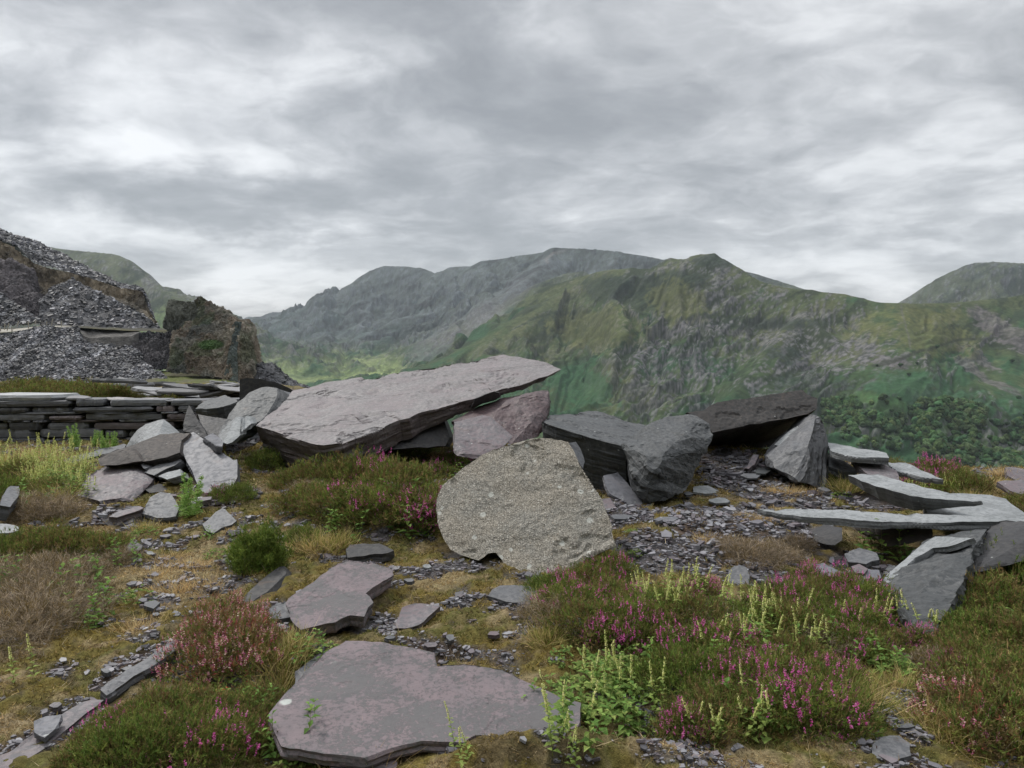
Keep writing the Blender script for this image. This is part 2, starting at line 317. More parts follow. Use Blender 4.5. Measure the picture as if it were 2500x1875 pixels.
# surface slope for choosing rock / grass
gx = np.gradient(TZ, axis=1)/np.maximum(np.hypot(np.gradient(TX, axis=1), np.gradient(TY, axis=1)), .1)
gr = np.gradient(TZ, axis=0)/np.maximum(np.hypot(np.gradient(TX, axis=0), np.gradient(TY, axis=0)), .1)
slope = np.hypot(gx, gr)
def lerp(a, b, f): return a+(b-a)*f[..., None]
def terrain_col():
    x, y, z = TX, TY, TZ
    across = (-.46*x+.89*z); along = (.89*x+.46*z); S_ = np.clip(y/2100, 1, 2.2)
    nA = fbm(x/210, y/210, z/210, 5, 101); nB = fbm(x/45, y/45, z/45, 4, 111); nC = fbm(x/11, y/11, z/8, 3, 121)
    wob = .4*fbm(x/110, y/110, z/110, 3, 133)
    stn = fbm(across/(34*S_)+wob, along/(300*S_), y/420, 6, 131, .58); st2 = fbm(across/9, along/70, y/90, 4, 141); st3 = fbm(across/3.2, along/22, y/30, 3, 147)
    hrel = np.clip((z-floor_z(x, y))/430, 0, 1)
    c = lerp(np.array([.070, .122, .048]), np.array([.105, .132, .058]), sst(hrel+nA*.35+nB*.25, .15, .65))
    c = lerp(c, np.array([.040, .110, .048]), sst(-nA+nB*.5-hrel*1.2+.42, .1, .5)*.8)         # bracken low down
    pu_ = .72*x-.69*y+30*nA; pv_ = .69*x+.72*y; gul = np.abs(fbm(pu_/(120*S_), pv_/(620*S_), None, 4, 21, .5)); con = np.gradient(np.gradient(TZ, axis=1), axis=1); con = np.clip(-con/(.06*np.abs(con).mean()*10+1e-6), -1.5, 1.5)
    c = lerp(c, np.array([.155, .165, .075]), sst(stn+nB*.3, .15, .5)*.45)                      # yellowed grass streaks
    hea = sst(-stn*1.1+st2*.45+nA*.5-.05, .05, .35)*sst(hrel, .10, .35)
    c = lerp(c, np.array([.040, .058, .032]), hea*.8)                                          # heather bands
    Rr = sst(x, 60, 420)*(1-sst(x, 820, 1000))*(y < 2400)+.45*(y > 3000)
    rk = sst(con*.22+stn*.45+st2*.5+st3*.25+nC*.35+slope*.35+.42*Rr+nA*.3-.72, .0, .28)
    cell = np.clip(.5+nC*.9+st3*.8+st2*.3, 0, 1)
    rockc = lerp(np.array([.040, .046, .048]), np.array([.235, .235, .228]), cell)
    rk = rk*(1-.55*sst(-x, -330, -150)*(y < 2900)); c = lerp(c, rockc, rk*.72)
    sc = np.zeros_like(x)
    c = lerp(c, np.array([.27, .34, .13])*(1+.6*nA[..., None]), sst(-hrel+nB*.05+nA*.08, -.22, -.03)*(y > 2700)*.85)  # patchy sunlight on the far valley floor, painted in as lighter green
    def patch(px, py, D, rx, ry, rd=600, w=.35):
        p = at(px, py, D); q = ((x-p[0])/(rx/FPX*D))**2+((z-p[2])/(ry/FPX*D))**2+((y-D)/rd)**2
        return sst(-q+nB*w*1.6+nC*.5, -1.0, -.55)
    for a in [(2440,800,1800,45,70),(2400,870,1650,30,40),(2405,920,1560,28,55),(2130,880,1680,45,18)]:
        c = lerp(c, lerp(np.array([.12, .108, .11]), np.array([.22, .20, .20]), cell), patch(*a)*.65)
    for a in [(1560,720,2430,60,50),(1470,710,2550,50,40),(1400,790,2400,90,40),(1740,640,2260,60,20),(1480,830,2200,60,25),(1650,690,2250,60,30),(1850,790,1950,140,16)]:
        c = lerp(c, np.array([.036, .055, .034]), patch(*a)*.75)
    for a in [(1600,790,2060,200,14),(1800,730,2060,120,18),(1700,800,1960,120,25),(1640,890,1850,120,40),(1560,850,1950,90,20),(1960,900,1640,90,60),(2050,850,1750,70,30),(1880,960,1600,60,40)]:
        c = lerp(c, rockc*.95, patch(*a, 500, .6)*.7*sst(nC+st2*.6, -.25, .25))
    for a in [(2000,960,1580,120,50),(1950,870,1640,60,25)]:
        c = lerp(c, np.array([.035, .06, .035]), patch(*a)*sst(nB+nC, -.2, .2)*.7)
    for a in [(1300,960,2300,200,60),(2480,1020,1450,150,60),(2200,950,1520,120,50),(1400,930,2000,90,40)]:
        c = lerp(c, np.array([.05, .13, .055]), patch(*a)*.75)
    for a in [(2250,820,1750,150,50),(2250,770,1850,130,20),(1450,800,2200,120,60),(1640,740,2200,60,60)]:
        c = lerp(c, np.array([.16, .175, .06]), patch(*a)*.55)
    for a in [(740,860,5000,110,20,1500),(840,878,4300,90,16,900),(660,850,5600,60,16,1500),(950,900,3700,90,12,700)]:
        c = lerp(c, np.array([.20, .29, .10]), patch(*a, .9)*.6)  # sunlit valley patches, brightness painted into the grass colour
    for a in [(400,800,3150,60,50,1200),(430,815,3000,50,60,900)]:
        c = lerp(c, np.array([.20, .27, .10]), patch(*a)*.7)
    for a in [(2095,975,1500,55,22),(2130,1020,1400,90,16)]:
        c = lerp(c, np.array([.11, .22, .07]), patch(*a)*.5)
    # mine track across the bowl, thin wall line and a summit path
    def line(pts, wid, colr, amt, fade=250):
        nonlocal c
        P = np.array([at(*p) for p in pts])
        for i in range(len(P)-1):
            a, b = P[i], P[i+1]; ab = (b-a)[[0, 2]]; L2 = ab@ab
            tt = np.clip(((x-a[0])*ab[0]+(z-a[2])*ab[1])/L2, 0, 1); d = np.hypot(x-a[0]-tt*ab[0], z-a[2]-tt*ab[1])
            c = lerp(c, np.array(colr), amt*sst(-d, -wid*1.6, -wid*.5)*(np.abs(y-(a[1]+tt*(b[1]-a[1]))) < fade))
    line([(2100,890,1640),(2170,865,1680),(2230,850,1720),(2320,832,1770),(2400,825,1800)], 2.6, (.05, .06, .04), .8)
    line([(2193,745,1900),(2190,800,1800),(2196,850,1700)], 1.6, (.16, .16, .13), .7)
    line([(1330,650,4750),(1268,700,4300),(1187,765,3950),(1056,846,3650)], 70, (.22, .225, .22), .45, 700)
    line([(1338,640,4700),(1334,630,4800),(1352,616,5000),(1380,610,5100)], 9, (.42, .38, .30), .9, 900)
    c = c*(1+.22*nC[..., None])*(1+.15*nB[..., None])
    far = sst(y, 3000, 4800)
    c = lerp(c, np.array([.075, .095, .098])*(1+.6*nC[..., None]+.9*nB[..., None]+.9*stn[..., None]), far*.7*sst(hrel, .10, .35))  # distance haze painted in: high far slopes tinted blue-grey
    return np.clip(c*np.array([.68, .66, .70]), .01, .6)
TC = terrain_col()
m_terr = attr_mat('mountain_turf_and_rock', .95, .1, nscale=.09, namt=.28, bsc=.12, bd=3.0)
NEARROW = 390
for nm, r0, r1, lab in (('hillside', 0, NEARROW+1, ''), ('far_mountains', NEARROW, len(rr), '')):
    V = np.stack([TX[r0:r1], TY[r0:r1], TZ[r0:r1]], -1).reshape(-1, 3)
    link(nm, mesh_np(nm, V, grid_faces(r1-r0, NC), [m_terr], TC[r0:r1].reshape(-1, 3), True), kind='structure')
from math import floor
def terrain_lookup(x, y):
    a = (np.arctan2(x, y)-AZ[0])/(AZ[-1]-AZ[0])*(NC-1); r = np.interp(np.hypot(x, y), rr, np.arange(len(rr)))
    i = np.clip(r.astype(int), 0, len(rr)-2); j = np.clip(a.astype(int), 0, NC-2); u = r-i; v = a-j
    return (TZ[i, j]*(1-u)+TZ[i+1, j]*u)*(1-v)+(TZ[i, j+1]*(1-u)+TZ[i+1, j+1]*u)*v
def cast(px, py, y0, y1, n=260):          # sight lines onto the mountain terrain
    D = np.geomspace(y0, y1, n); u = np.array([ray(a, b) for a, b in zip(px, py)])
    X = u[:, 0:1]*D; Z = EYE+u[:, 2:3]*D; Yy = np.broadcast_to(D, X.shape)
    H = terrain_lookup(X.ravel(), Yy.ravel()).reshape(X.shape); hit = Z < H; k = hit.argmax(1); ok = hit.any(1) & (k > 0)
    r_ = np.arange(len(k)); return X[r_, k], Yy[r_, k], H[r_, k], ok

# ------------------------------------------------------------------ woods on the lower slope
def ico(sub):
    bm = bmesh.new(); bmesh.ops.create_icosphere(bm, subdivisions=sub, radius=1); V = np.array([v.co[:] for v in bm.verts]); F = np.array([[v.index for v in f.verts] for f in bm.faces]); bm.free(); return V, F
def inpoly(x, y, poly):
    P = np.array(poly, float); r = np.zeros(len(x), bool); j = len(P)-1
    for i in range(len(P)):
        c = ((P[i, 1] > y) != (P[j, 1] > y)) & (x < (P[j, 0]-P[i, 0])*(y-P[i, 1])/(P[j, 1]-P[i, 1]+1e-9)+P[i, 0]); r ^= c; j = i
    return r
def crown_blob(V, F, pos, r, h, seed, leafy=.34):
    n = noise3(V[:, 0]*1.7+seed, V[:, 1]*1.7, V[:, 2]*1.7, 5)+.7*noise3(V[:, 0]*4.1, V[:, 1]*4.1+seed, V[:, 2]*4.1, 6)
    W_ = V*(1+leafy*n[:, None]); W_ = W_*np.array([r, r, h]); return W_+pos
WOOD = [[(270,1030),(380,1000),(520,990),(560,1060),(640,1090),(800,1110),(870,1150),(830,1230),(700,1200),(590,1180),(430,1180),(310,1150)],
        [(880,1080),(960,1010),(1120,985),(1290,1030),(1400,1060),(1420,1150),(1300,1200),(1100,1190),(900,1160)],
        [(800,1190),(1100,1190),(1400,1170),(1560,1150),(1680,1080),(1800,1060),(1800,1500),(1100,1420),(820,1290)],
        [(430,1200),(520,1200),(560,1260),(700,1270),(820,1230),(840,1330),(560,1330),(430,1260)]]
m_leaf_far = attr_mat('far_tree_leaves', .95, .05, nscale=.35, namt=.55, bsc=.6, bd=2.0)
xs = RNG.uniform(250, 1800, 7000); ys = RNG.uniform(970, 1500, 7000)
keep = np.zeros(len(xs), bool)
for i, pg in enumerate(WOOD):
    dens = (.8, .9, .42, .35)[i]
    keep |= inpoly(xs, ys, pg) & (RNG.random(len(xs)) < dens*sst(fbm(xs/90, ys/60, None, 2, 5), -.30, .12))
extra = inpoly(xs, ys, [(560,720),(900,700),(1650,620),(1800,1000),(1000,1000),(560,1050)]) & (RNG.random(len(xs)) < .035)
keep |= extra
qx, qy = zp('K', xs[keep], ys[keep]); X, Y, Z, ok = cast(qx, qy, 700, 2300)
Vi, Fi = ico(2); VV, FF, CC = [], [], []; o = 0
order = np.argsort(Y[ok]); X, Y, Z = X[ok][order], Y[ok][order], Z[ok][order]
for i in range(len(X)):
    r = 2.4*math.exp(RNG.random()*1.15); h = r*RNG.uniform(.75, 1.2)
    P_ = crown_blob(Vi, Fi, np.array([X[i], Y[i], Z[i]+h*.7]), r, h, i*3.1); VV.append(P_); FF.append(Fi+o); o += len(Vi)
    b = np.array([.046, .080, .034])*RNG.uniform(.6, 1.7)*np.array([RNG.uniform(.8, 1.3), 1, RNG.uniform(.8, 1.1)])
    CC.append(np.tile(b, (len(Vi), 1))*RNG.uniform(.8, 1.2, (len(Vi), 1)))
link('woodland', mesh_np('woodland', np.concatenate(VV), np.concatenate(FF), [m_leaf_far], np.concatenate(CC)), kind='stuff',
     label='dark green oak wood spread along the foot of the mountain', cat='woodland')
# unseen hillside added behind the viewpoint to block low sky light, coloured slate-dark
a_ = np.linspace(RAD(52), RAD(308), 260); r_ = np.geomspace(26, 1500, 90); BX = r_[:, None]*np.sin(a_)[None]; BY = r_[:, None]*np.cos(a_)[None]
e_ = sst(a_, RAD(52), RAD(100))*sst(-a_, -RAD(308), -RAD(255)); BZ = (-1-.62*np.maximum(r_-30, 0)*.35)[:, None]*(1-e_)[None]+e_[None]*(.70*np.maximum(r_-26, 0)*np.exp(-r_/1500))[:, None]-.3+(fbm(BX/40, BY/40, None, 5, 7)*np.clip(r_/60, 0, 6)[:, None])
bc = lerp(np.array([.075, .073, .078]), np.array([.085, .09, .045]), sst(fbm(BX/60, BY/60, None, 4, 17), -.1, .2)).reshape(-1, 3)
link('sky_blocking_hill', mesh_np('sky_blocking_hill', np.stack([BX, BY, BZ], -1).reshape(-1, 3), grid_faces(90, 260)[:, ::-1], [m_terr], bc, True), kind='structure')
# a few lone trees above the wood
m_bark = attr_mat('bark', .9, .1)
def lone_tree():
    root = link('hill_tree', None)
    n = 8; a = np.linspace(0, 2*np.pi, n, endpoint=False); V = []; 
    for zz, r in ((-1, .35), (1.5, .22), (3.2, .12)): V += [(r*math.cos(q)+zz*.05, r*math.sin(q), zz) for q in a]
    F = [[i*n+j, i*n+(j+1) % n, (i+1)*n+(j+1) % n, (i+1)*n+j] for i in range(2) for j in range(n)]
    link('trunk', mesh_np('trunk', V, np.array(F), [m_bark], np.full((len(V), 3), .06)), root)
    VV, FF, CC = [], [], []; o = 0
    for i in range(9):
        p = np.array([RNG.normal()*1.5, RNG.normal()*1.5, 3.2+RNG.uniform(-.9, 1.6)]); r = RNG.uniform(1.1, 2.0)
        VV.append(crown_blob(Vi, Fi, p, r, r*.8, i*7.7, .5)); FF.append(Fi+o); o += len(Vi); CC.append(np.tile(np.array([.04, .07, .03])*RNG.uniform(.7, 1.5), (len(Vi), 1)))
    link('crown', mesh_np('crown', np.concatenate(VV), np.concatenate(FF), [m_leaf_far], np.concatenate(CC)), root)
    return root
def copy_tree(o, parent=None):
    c = o.copy(); COL.objects.link(c); c.parent = parent
    for ch in o.children: copy_tree(ch, c)
    return c
lt = lone_tree(); pts = [(1070,640),(938,752),(668,770),(1540,1175),(1500,1190),(1345,1180),(820,770),(885,835),(1440,1150),(980,1010),(450,1235),(1575,740),(1210,1090),(760,1080)]
qx, qy = zp('K', np.array([p[0] for p in pts]), np.array([p[1] for p in pts])); X, Y, Z, ok = cast(qx, qy, 700, 2400)
for i in range(len(X)):
    if not ok[i]: continue
    o_ = lt if i == 0 else copy_tree(lt)
    o_.location = (X[i], Y[i], Z[i]); s_ = RNG.uniform(.9, 1.7); o_.scale = (s_*1.2, s_*1.2, s_); o_.rotation_euler.z = RNG.uniform(0, 6)
    o_['label'] = 'small lone dark tree on the green slope across the valley'; o_['category'] = 'tree'; o_['group'] = 'lone trees on the far green slope'
# ------------------------------------------------------------------ slate quarry to the left (spoil tips, cliff, pinnacle)
def resample(P, n):
    P = np.asarray(P, float); d = np.concatenate([[0], np.cumsum(np.linalg.norm(np.diff(P, axis=0), axis=1))])
    s = np.linspace(0, d[-1], n); return np.stack([np.interp(s, d, P[:, i]) for i in range(3)], 1)
def loft(rows, nc, sub, amp=1., sc=8., seed=0, ridge=False, z='L', edge0=1.0):
    R_ = [resample([at(*zp(z, r[0], r[1]), r[2]) if len(r) == 3 else np.array(r[:3]) for r in row], nc) for row in rows]
    out = []
    for i in range(len(R_)-1):
        n = sub[i] if isinstance(sub, list) else sub
        for k in range(n): out.append(R_[i]+(R_[i+1]-R_[i])*(k/n))
    out.append(R_[-1]); G = np.stack(out)
    du = np.gradient(G, axis=1); dv = np.gradient(G, axis=0); N_ = np.cross(du, dv); N_ /= np.maximum(np.linalg.norm(N_, axis=2), 1e-6)[..., None]
    f = ridged if ridge else fbm
    x, y, zz = G[..., 0]/sc, G[..., 1]/sc, G[..., 2]/sc
    n = f(x, y, zz, 5, seed) if not ridge else (np.round(fbm(x*1.5, y*1.5, zz*.42, 4, seed, .6)*3.2)/3.2*.75+.55*np.round(fbm(x*4.1, y*4.1, zz*1.5, 3, seed+3)*3)/3+.3*ridged(x*5, y*5, zz*2.2, 3, seed+5))
    return G+N_*(n*amp)[..., None], N_
def loft_obj(name, G, mat, colf, **kw):
    nr, nc, _ = G.shape; C_ = colf(G.reshape(-1, 3)); return link(name, mesh_np(name, G.reshape(-1, 3), grid_faces(nr, nc), [mat], C_, False), **kw)
def tipcol(P, a=(.05, .05, .055), b=(.11, .11, .118)):
    n = fbm(P[:, 0]/9, P[:, 1]/9, P[:, 2]/9, 4, 201); m_ = RNG.random(len(P)); return lerp(np.array(a), np.array(b), np.clip(.45+n+.5*(m_-.5), 0, 1))*(1+.0*m_[:, None])
def cliffcol(P, a=(.085, .083, .075), b=(.20, .18, .145), s=211):
    n = fbm(P[:, 0]/16, P[:, 1]/16, P[:, 2]/16, 5, s); q = ridged(P[:, 0]/5, P[:, 1]/5, P[:, 2]/14, 4, s+7)
    return lerp(np.array(a), np.array(b), np.clip(.5+n*1.1, 0, 1))*(1+.22*np.clip(q, -1.5, 1)[:, None])
m_tip = attr_mat('slate_waste', .75, .3, nscale=1.4, namt=.55, bsc=2.2, bd=.35)
m_cliff = attr_mat('quarry_rock', .85, .2, nscale=.35, namt=.35, bsc=.8, bd=.9)
def blocks(name, G, N_, n, s0, s1, cols, seed=1, mask=None, kind='stuff', label=None, cat=None, flat=.22, up=.35):
    """loose slate blocks lying on a slope: boxes of random size turned near the slope's lie"""
    r = np.random.default_rng(seed); nr, nc, _ = G.shape
    u = r.uniform(0, nr-1.001, n*2); v = r.uniform(0, nc-1.001, n*2); i, j = u.astype(int), v.astype(int); fu, fv = (u-i)[:, None], (v-j)[:, None]
    P = (G[i, j]*(1-fu)+G[i+1, j]*fu)*(1-fv)+(G[i, j+1]*(1-fu)+G[i+1, j+1]*fu)*fv; Nn = N_[i, j]
    ar = np.linalg.norm(np.cross(G[i, j+1]-G[i, j], G[i+1, j]-G[i, j]), axis=1); k = r.random(len(P)) < ar/ar.max()*1.2
    if mask is not None: k &= mask(P)
    P, Nn = P[k][:n], Nn[k][:n]; n = len(P)
    Nn = Nn*np.sign(Nn[:, 2:3]+1e-6)
    zax = Nn*(1-up)+np.array([0, -.1, 1])*up+r.normal(size=(n, 3))*.38; zax /= np.linalg.norm(zax, axis=1)[:, None]
    xa = np.cross(zax, r.normal(size=(n, 3))); xa /= np.linalg.norm(xa, axis=1)[:, None]; ya = np.cross(zax, xa)
    L_ = s0*np.exp(r.random(n)**2.2*math.log(s1/s0)); Wd = L_*r.uniform(.4, .9, n); T_ = L_*r.uniform(.08, flat*1.6, n)
    tri = np.array([(-1,-1),(1,-1),(1,1),(-1,1)], float)
    c = []
    for zz in (-1, 1):
        for q in range(4):
            a = tri[q]*np.array([1, 1])+0*zz; jx = a[0]*r.uniform(.55, 1.05, n); jy = a[1]*r.uniform(.55, 1.05, n)
            c.append(P+xa*(jx*L_/2)[:, None]+ya*(jy*Wd/2)[:, None]+zax*(zz*T_/2+T_*.3)[:, None])
    V = np.stack(c, 1).reshape(-1, 3); b = (np.arange(n)*8)[:, None]
    F = np.concatenate([b+np.array(f) for f in ([4,5,6,7],[3,2,1,0],[0,1,5,4],[1,2,6,5],[2,3,7,6],[3,0,4,7])])
    stk = fbm((P[:, 0]+.25*P[:, 2])/3.2, P[:, 2]/16, P[:, 1]/30, 4, seed+300); cc = np.array(cols)[r.integers(0, len(cols), n)]*r.uniform(.6, 1.35, (n, 1))*np.exp(1.1*stk)[:, None]; C_ = np.repeat(cc, 8, axis=0)
    return link(name, mesh_np(name, V, F, [m_block], C_), kind=kind, label=label, cat=cat)
m_block = attr_mat('broken_slate', .6, .4, nscale=7, namt=.2)
SL = [(.058, .060, .068), (.075, .077, .085), (.105, .107, .118), (.07, .065, .072), (.16, .162, .175), (.042, .044, .05)]
# lower spoil tip under the track
G, N_ = loft([[(-900,1560,190),(-200,1480,190),(300,1440,190),(700,1400,192),(1100,1400,194),(1420,1345,196)],
              [(-900,930,228),(-60,950,229),(200,930,229),(370,905,230),(640,900,230),(760,1040,226),(1120,1045,226),(1180,1160,220)],
              ], 420, [150], .9, 9, 1)
G0, N0 = G, N_
loft_obj('spoil_tip', G, m_tip, tipcol, kind='structure')
blocks('slate_debris', G, N_, 52000, .28, 1.4, SL, 3, label='loose dark slate blocks tumbling down the spoil tip under the track', cat='slate debris')
# mossy ledge and small wall on the tip
G, N_ = loft([[(690,1050,225),(760,1050,225.5),(1120,1052,225.5),(1180,1060,226)],[(700,960,226),(760,985,227),(1110,970,227),(1170,945,227)],[(640,890,232),(760,900,234),(1110,920,234),(1180,930,234)]], 60, [10, 8], .3, 4, 5)
loft_obj('quarry_bench', G, m_cliff, lambda P: cliffcol(P, (.05, .048, .05), (.10, .095, .09), 7), kind='structure')
# track and shelf above the tip
G, N_ = loft([[(-900,985,227),(-60,950,228.5),(100,935,229),(200,928,229),(370,903,229.5),(640,898,229.5),(1100,925,231),(1350,935,232),(1500,950,234)],
              [(-900,915,246),(-60,905,244),(100,905,243),(200,900,242),(370,880,242),(640,880,242),(1100,905,246),(1350,903,250),(1500,915,252)]], 200, [14], .1, 4, 6)
def shelfcol(P):
    n = fbm(P[:, 0]/5, P[:, 1]/5, None, 4, 9); c = lerp(np.array([.065, .064, .060]), np.array([.085, .08, .045]), np.clip(.5+n, 0, 1))
    # pale gravel of the track
    w_ = sst(-np.abs(P[:, 1]-235.5), -5.5, -4.0)*sst(-P[:, 0], 133, 141)
    return lerp(c, np.array([.36, .34, .30]), w_)
loft_obj('quarry_track', G, attr_mat('track_gravel', .95, .1, nscale=2, namt=.2), shelfcol, kind='structure')
# two spoil piles above the track
G, N_ = loft([[(-900,900,244),(-300,900,244),(0,890,243),(200,870,243),(345,852,243)],[(-900,560,262),(-300,520,262),(0,605,258),(120,690,254),(345,848,244)]], 200, [80], .6, 8, 11)
loft_obj('spoil_pile', G, m_tip, tipcol, kind='structure'); blocks('slate_debris', G, N_, 6000, .4, 2.0, SL, 5, label='loose slate blocks on the left pile above the track', cat='slate debris')
G, N_ = loft([[(330,870,245),(600,885,245),(900,905,246),(1150,915,247),(1350,925,248)],[(335,690,252),(440,560,262),(610,500,266),(800,600,262),(1000,690,258),(1200,790,252),(1345,900,249)],
              [(335,690,262),(440,570,276),(610,510,280),(800,610,276),(1000,700,268),(1200,800,262),(1345,900,255)]], 240, [90, 10], .9, 8, 13)
loft_obj('spoil_pile', G, m_tip, tipcol, kind='structure')
blocks('slate_debris', G, N_, 14000, .35, 2.0, SL+[(.24,.24,.26)], 7, label='loose pale slate blocks on the middle pile above the track', cat='slate debris')
tp = [(770,642,259,-.6,3.4,1.5,.5),(832,790,251,.5,2.6,2.4,.5),(482,542,263,.2,2.2,1.5,.4),(805,670,257,.9,2.2,1.4,.4),(487,712,250,.1,2.6,2,.4)]
# dark gully of smooth slate left of the middle pile
G, N_ = loft([[(-200,870,247),(100,850,247),(250,860,247),(420,850,247)],[(-900,420,262),(-60,610,262),(120,640,262),(330,660,262),(350,690,262)],[(-900,340,276),(-100,345,276),(100,352,276),(270,440,276),(300,600,276)],[(-900,338,292),(-100,345,292),(100,352,292),(270,442,288),(310,602,284)]], 160, [40, 40, 20], 1.6, 13, 15, True)
loft_obj('quarry_face', G, m_cliff, lambda P: lerp(cliffcol(P, (.06, .055, .06), (.105, .095, .10), 17), np.array([.10, .085, .04]), sst(P[:, 2]-33+3*fbm(P[:, 0]/6, P[:, 1]/6, None, 3, 4), 0, 5)*.7), kind='structure')
# brown cliff with a dark tip of waste on its top
cl_top = [(-900,-60,292),(-200,110,292),(0,165,292),(130,220,292),(280,350,290),(400,390,290),(620,440,291),(760,480,292),(880,520,292),(1000,560,292),(1100,572,291),(1200,592,290),(1240,650,289),(1262,740,288),(1290,850,286)]
cl_bot = [(-900,560,280),(-200,560,280),(100,640,278),(350,720,277),(610,640,276),(800,700,274),(1000,780,270),(1130,840,268),(1200,860,268),(1260,900,270),(1292,905,284)]
G, N_ = loft([cl_bot, [(a, b*.5+c*.5, d) for (a, b, d), c in zip(resample([(p[0],p[1],p[2]) for p in cl_top], 14).tolist(), np.interp(resample([(p[0],p[1],p[2]) for p in cl_top], 14)[:, 0], [p[0] for p in cl_bot], [p[1] for p in cl_bot]))], cl_top], 320, [50, 50], 2.1, 17, 23, True)
loft_obj('quarry_cliff', G, m_cliff, lambda P: cliffcol(P, (.10, .09, .075), (.26, .22, .165), 27), kind='structure')
sky_l = [(-900,-260,330),(-300,-20,330),(0,62,328),(60,85,328),(130,122,328),(200,138,328),(280,160,328),(340,172,326),(400,208,326),(460,238,325),(520,262,325),(570,290,324),(620,328,322),(700,370,320),(800,422,318),(860,438,318),(900,460,316),(1000,520,314),(1060,528,312),(1120,548,310),(1180,566,306),(1215,592,302),(1240,640,298),(1262,730,294),(1285,800,290),(1296,860,287)]
G, N_ = loft([cl_top, sky_l, [(a+60, b+160, d+90) for a, b, d in sky_l]], 420, [60, 6], .9, 9, 33)
loft_obj('cliff_top_tip', G, m_tip, lambda P: tipcol(P, (.05, .05, .053), (.14, .137, .142)), kind='structure')
blocks('slate_debris', G[:60], N_[:60], 12000, .4, 2.0, [(.04,.042,.055),(.08,.08,.085),(.12,.12,.125),(.20,.20,.21)], 9, label='dark slate waste along the top of the brown cliff', cat='slate debris')
# dark rock wall below the end of the shelf
G, N_ = loft([[(1130,1200,216),(1250,1260,214),(1330,1262,214),(1460,1262,216)],[(1120,1050,226),(1180,945,231),(1300,935,232),(1400,935,232),(1500,940,233)]], 90, [60], 1.3, 8, 43, True)
loft_obj('quarry_face', G, m_cliff, lambda P: cliffcol(P, (.035, .035, .04), (.085, .08, .085), 47), kind='structure')
# pinnacle of rock left standing: outline and facets, modelled as a solid shell
def pin(name, front, back, **kw):
    G, N_ = loft(front, kw.pop('nc', 200), kw.pop('sub', [45]*(len(front)-1)), kw.pop('amp', 1.0), kw.pop('sc', 7), kw.pop('seed', 51), True)
    top = G[-1]; B1 = top+np.array([-.5*back, back, -.25*back]); B2 = top*np.array([1, 1, 0])+np.array([-.8*back, back*1.6, -26])
    G2 = np.concatenate([G, B1[None], B2[None]]); return G2
root = link('rock_pinnacle', None, label='tall rock pinnacle of brown and green slate left standing in the quarry', cat='rock pinnacle'); root.location = at(*zp('L', 1750, 1300), 205)
def pcol(P):
    c = cliffcol(P, (.06, .064, .06), (.215, .195, .16), 57)
    rustm = sst(fbm(P[:, 0]/5, P[:, 1]/5, P[:, 2]/5, 4, 61)+.12, 0, .35); c = lerp(c, np.array([.145, .105, .075]), rustm*.55)
    grn = sst(fbm(P[:, 0]/6, P[:, 1]/6, P[:, 2]/10, 3, 67), .2, .45); c = lerp(c, np.array([.055, .085, .04]), grn*.5)
    g2 = at(*zp('L', 1800, 1040), 205); q = ((P[:, 0]-g2[0])/3.6)**2+((P[:, 2]-g2[2])/1.3)**2; return lerp(c, np.array([.06, .13, .035]), sst(-q, -1.4, -.6)*.85)
def sub_part(nm, G, colf, parent=root):
    nr, nc, _ = G.shape; P = G.reshape(-1, 3); C_ = colf(P); o = link(nm, mesh_np(nm, P-np.array(root.location), grid_faces(nr, nc), [m_cliff], C_), parent); return o
sub_part('rear_buttress', pin('a', [[(1372,900,222),(1400,915,222),(1500,930,221),(1560,900,220),(1640,900,219),(1700,900,219)],
                   [(1400,790,224),(1425,790,222),(1500,790,221),(1600,790,220),(1660,790,219),(1740,760,219)],
                   [(1438,684,226),(1462,668,225),(1500,676,224),(1540,672,223),(1600,680,222),(1640,686,221),(1655,668,221),(1700,634,220)]], 14, amp=1.0, seed=53, sub=[30, 30]),
                   lambda P: cliffcol(P, (.055, .06, .055), (.13, .135, .115), 59))
sub_part('rock_body', pin('b', [
    [(1405,1275,203),(1450,1280,201),(1560,1285,200),(1750,1310,198),(1890,1340,197),(1905,1400,195),(2000,1410,195),(2160,1340,199),(2240,1300,206)],
    [(1440,1110,207),(1480,1060,205),(1590,1080,204),(1740,1080,203),(1900,1100,202),(1935,1150,199),(1990,1120,199),(2148,1120,202),(2160,1100,208)],
    [(1468,935,213),(1530,930,210),(1640,930,208),(1740,920,207),(1880,900,206),(1955,900,204),(1985,870,203),(2135,930,205),(2140,960,212)],
    [(1660,850,217),(1700,800,216),(1760,800,214),(1840,800,212),(1920,810,210),(1985,830,208),(2030,840,208),(2105,880,210),(2136,925,214)],
    [(1655,670,220),(1690,640,219.5),(1704,634,219),(1720,645,219),(1760,672,218),(1810,690,217.5),(1860,720,217),(1915,760,216),(1962,800,215.5),(2030,838,215),(2075,850,215.5),(2105,878,216),(2136,925,218)]],
    16, nc=330, sub=[60, 60, 50, 40], amp=.95, sc=6, seed=55), pcol)
G, N_ = loft([[(1890,1350,196.5),(1960,1375,195),(2010,1365,195.5)],[(1930,1100,200),(1965,1090,198.5),(2000,1090,199)],[(1965,880,204.5),(1995,850,203),(2040,850,204)]], 40, [50, 50], .35, 3, 71, True)
sub_part('rock_fin', G, lambda P: cliffcol(P, (.05, .062, .06), (.10, .115, .105), 73))
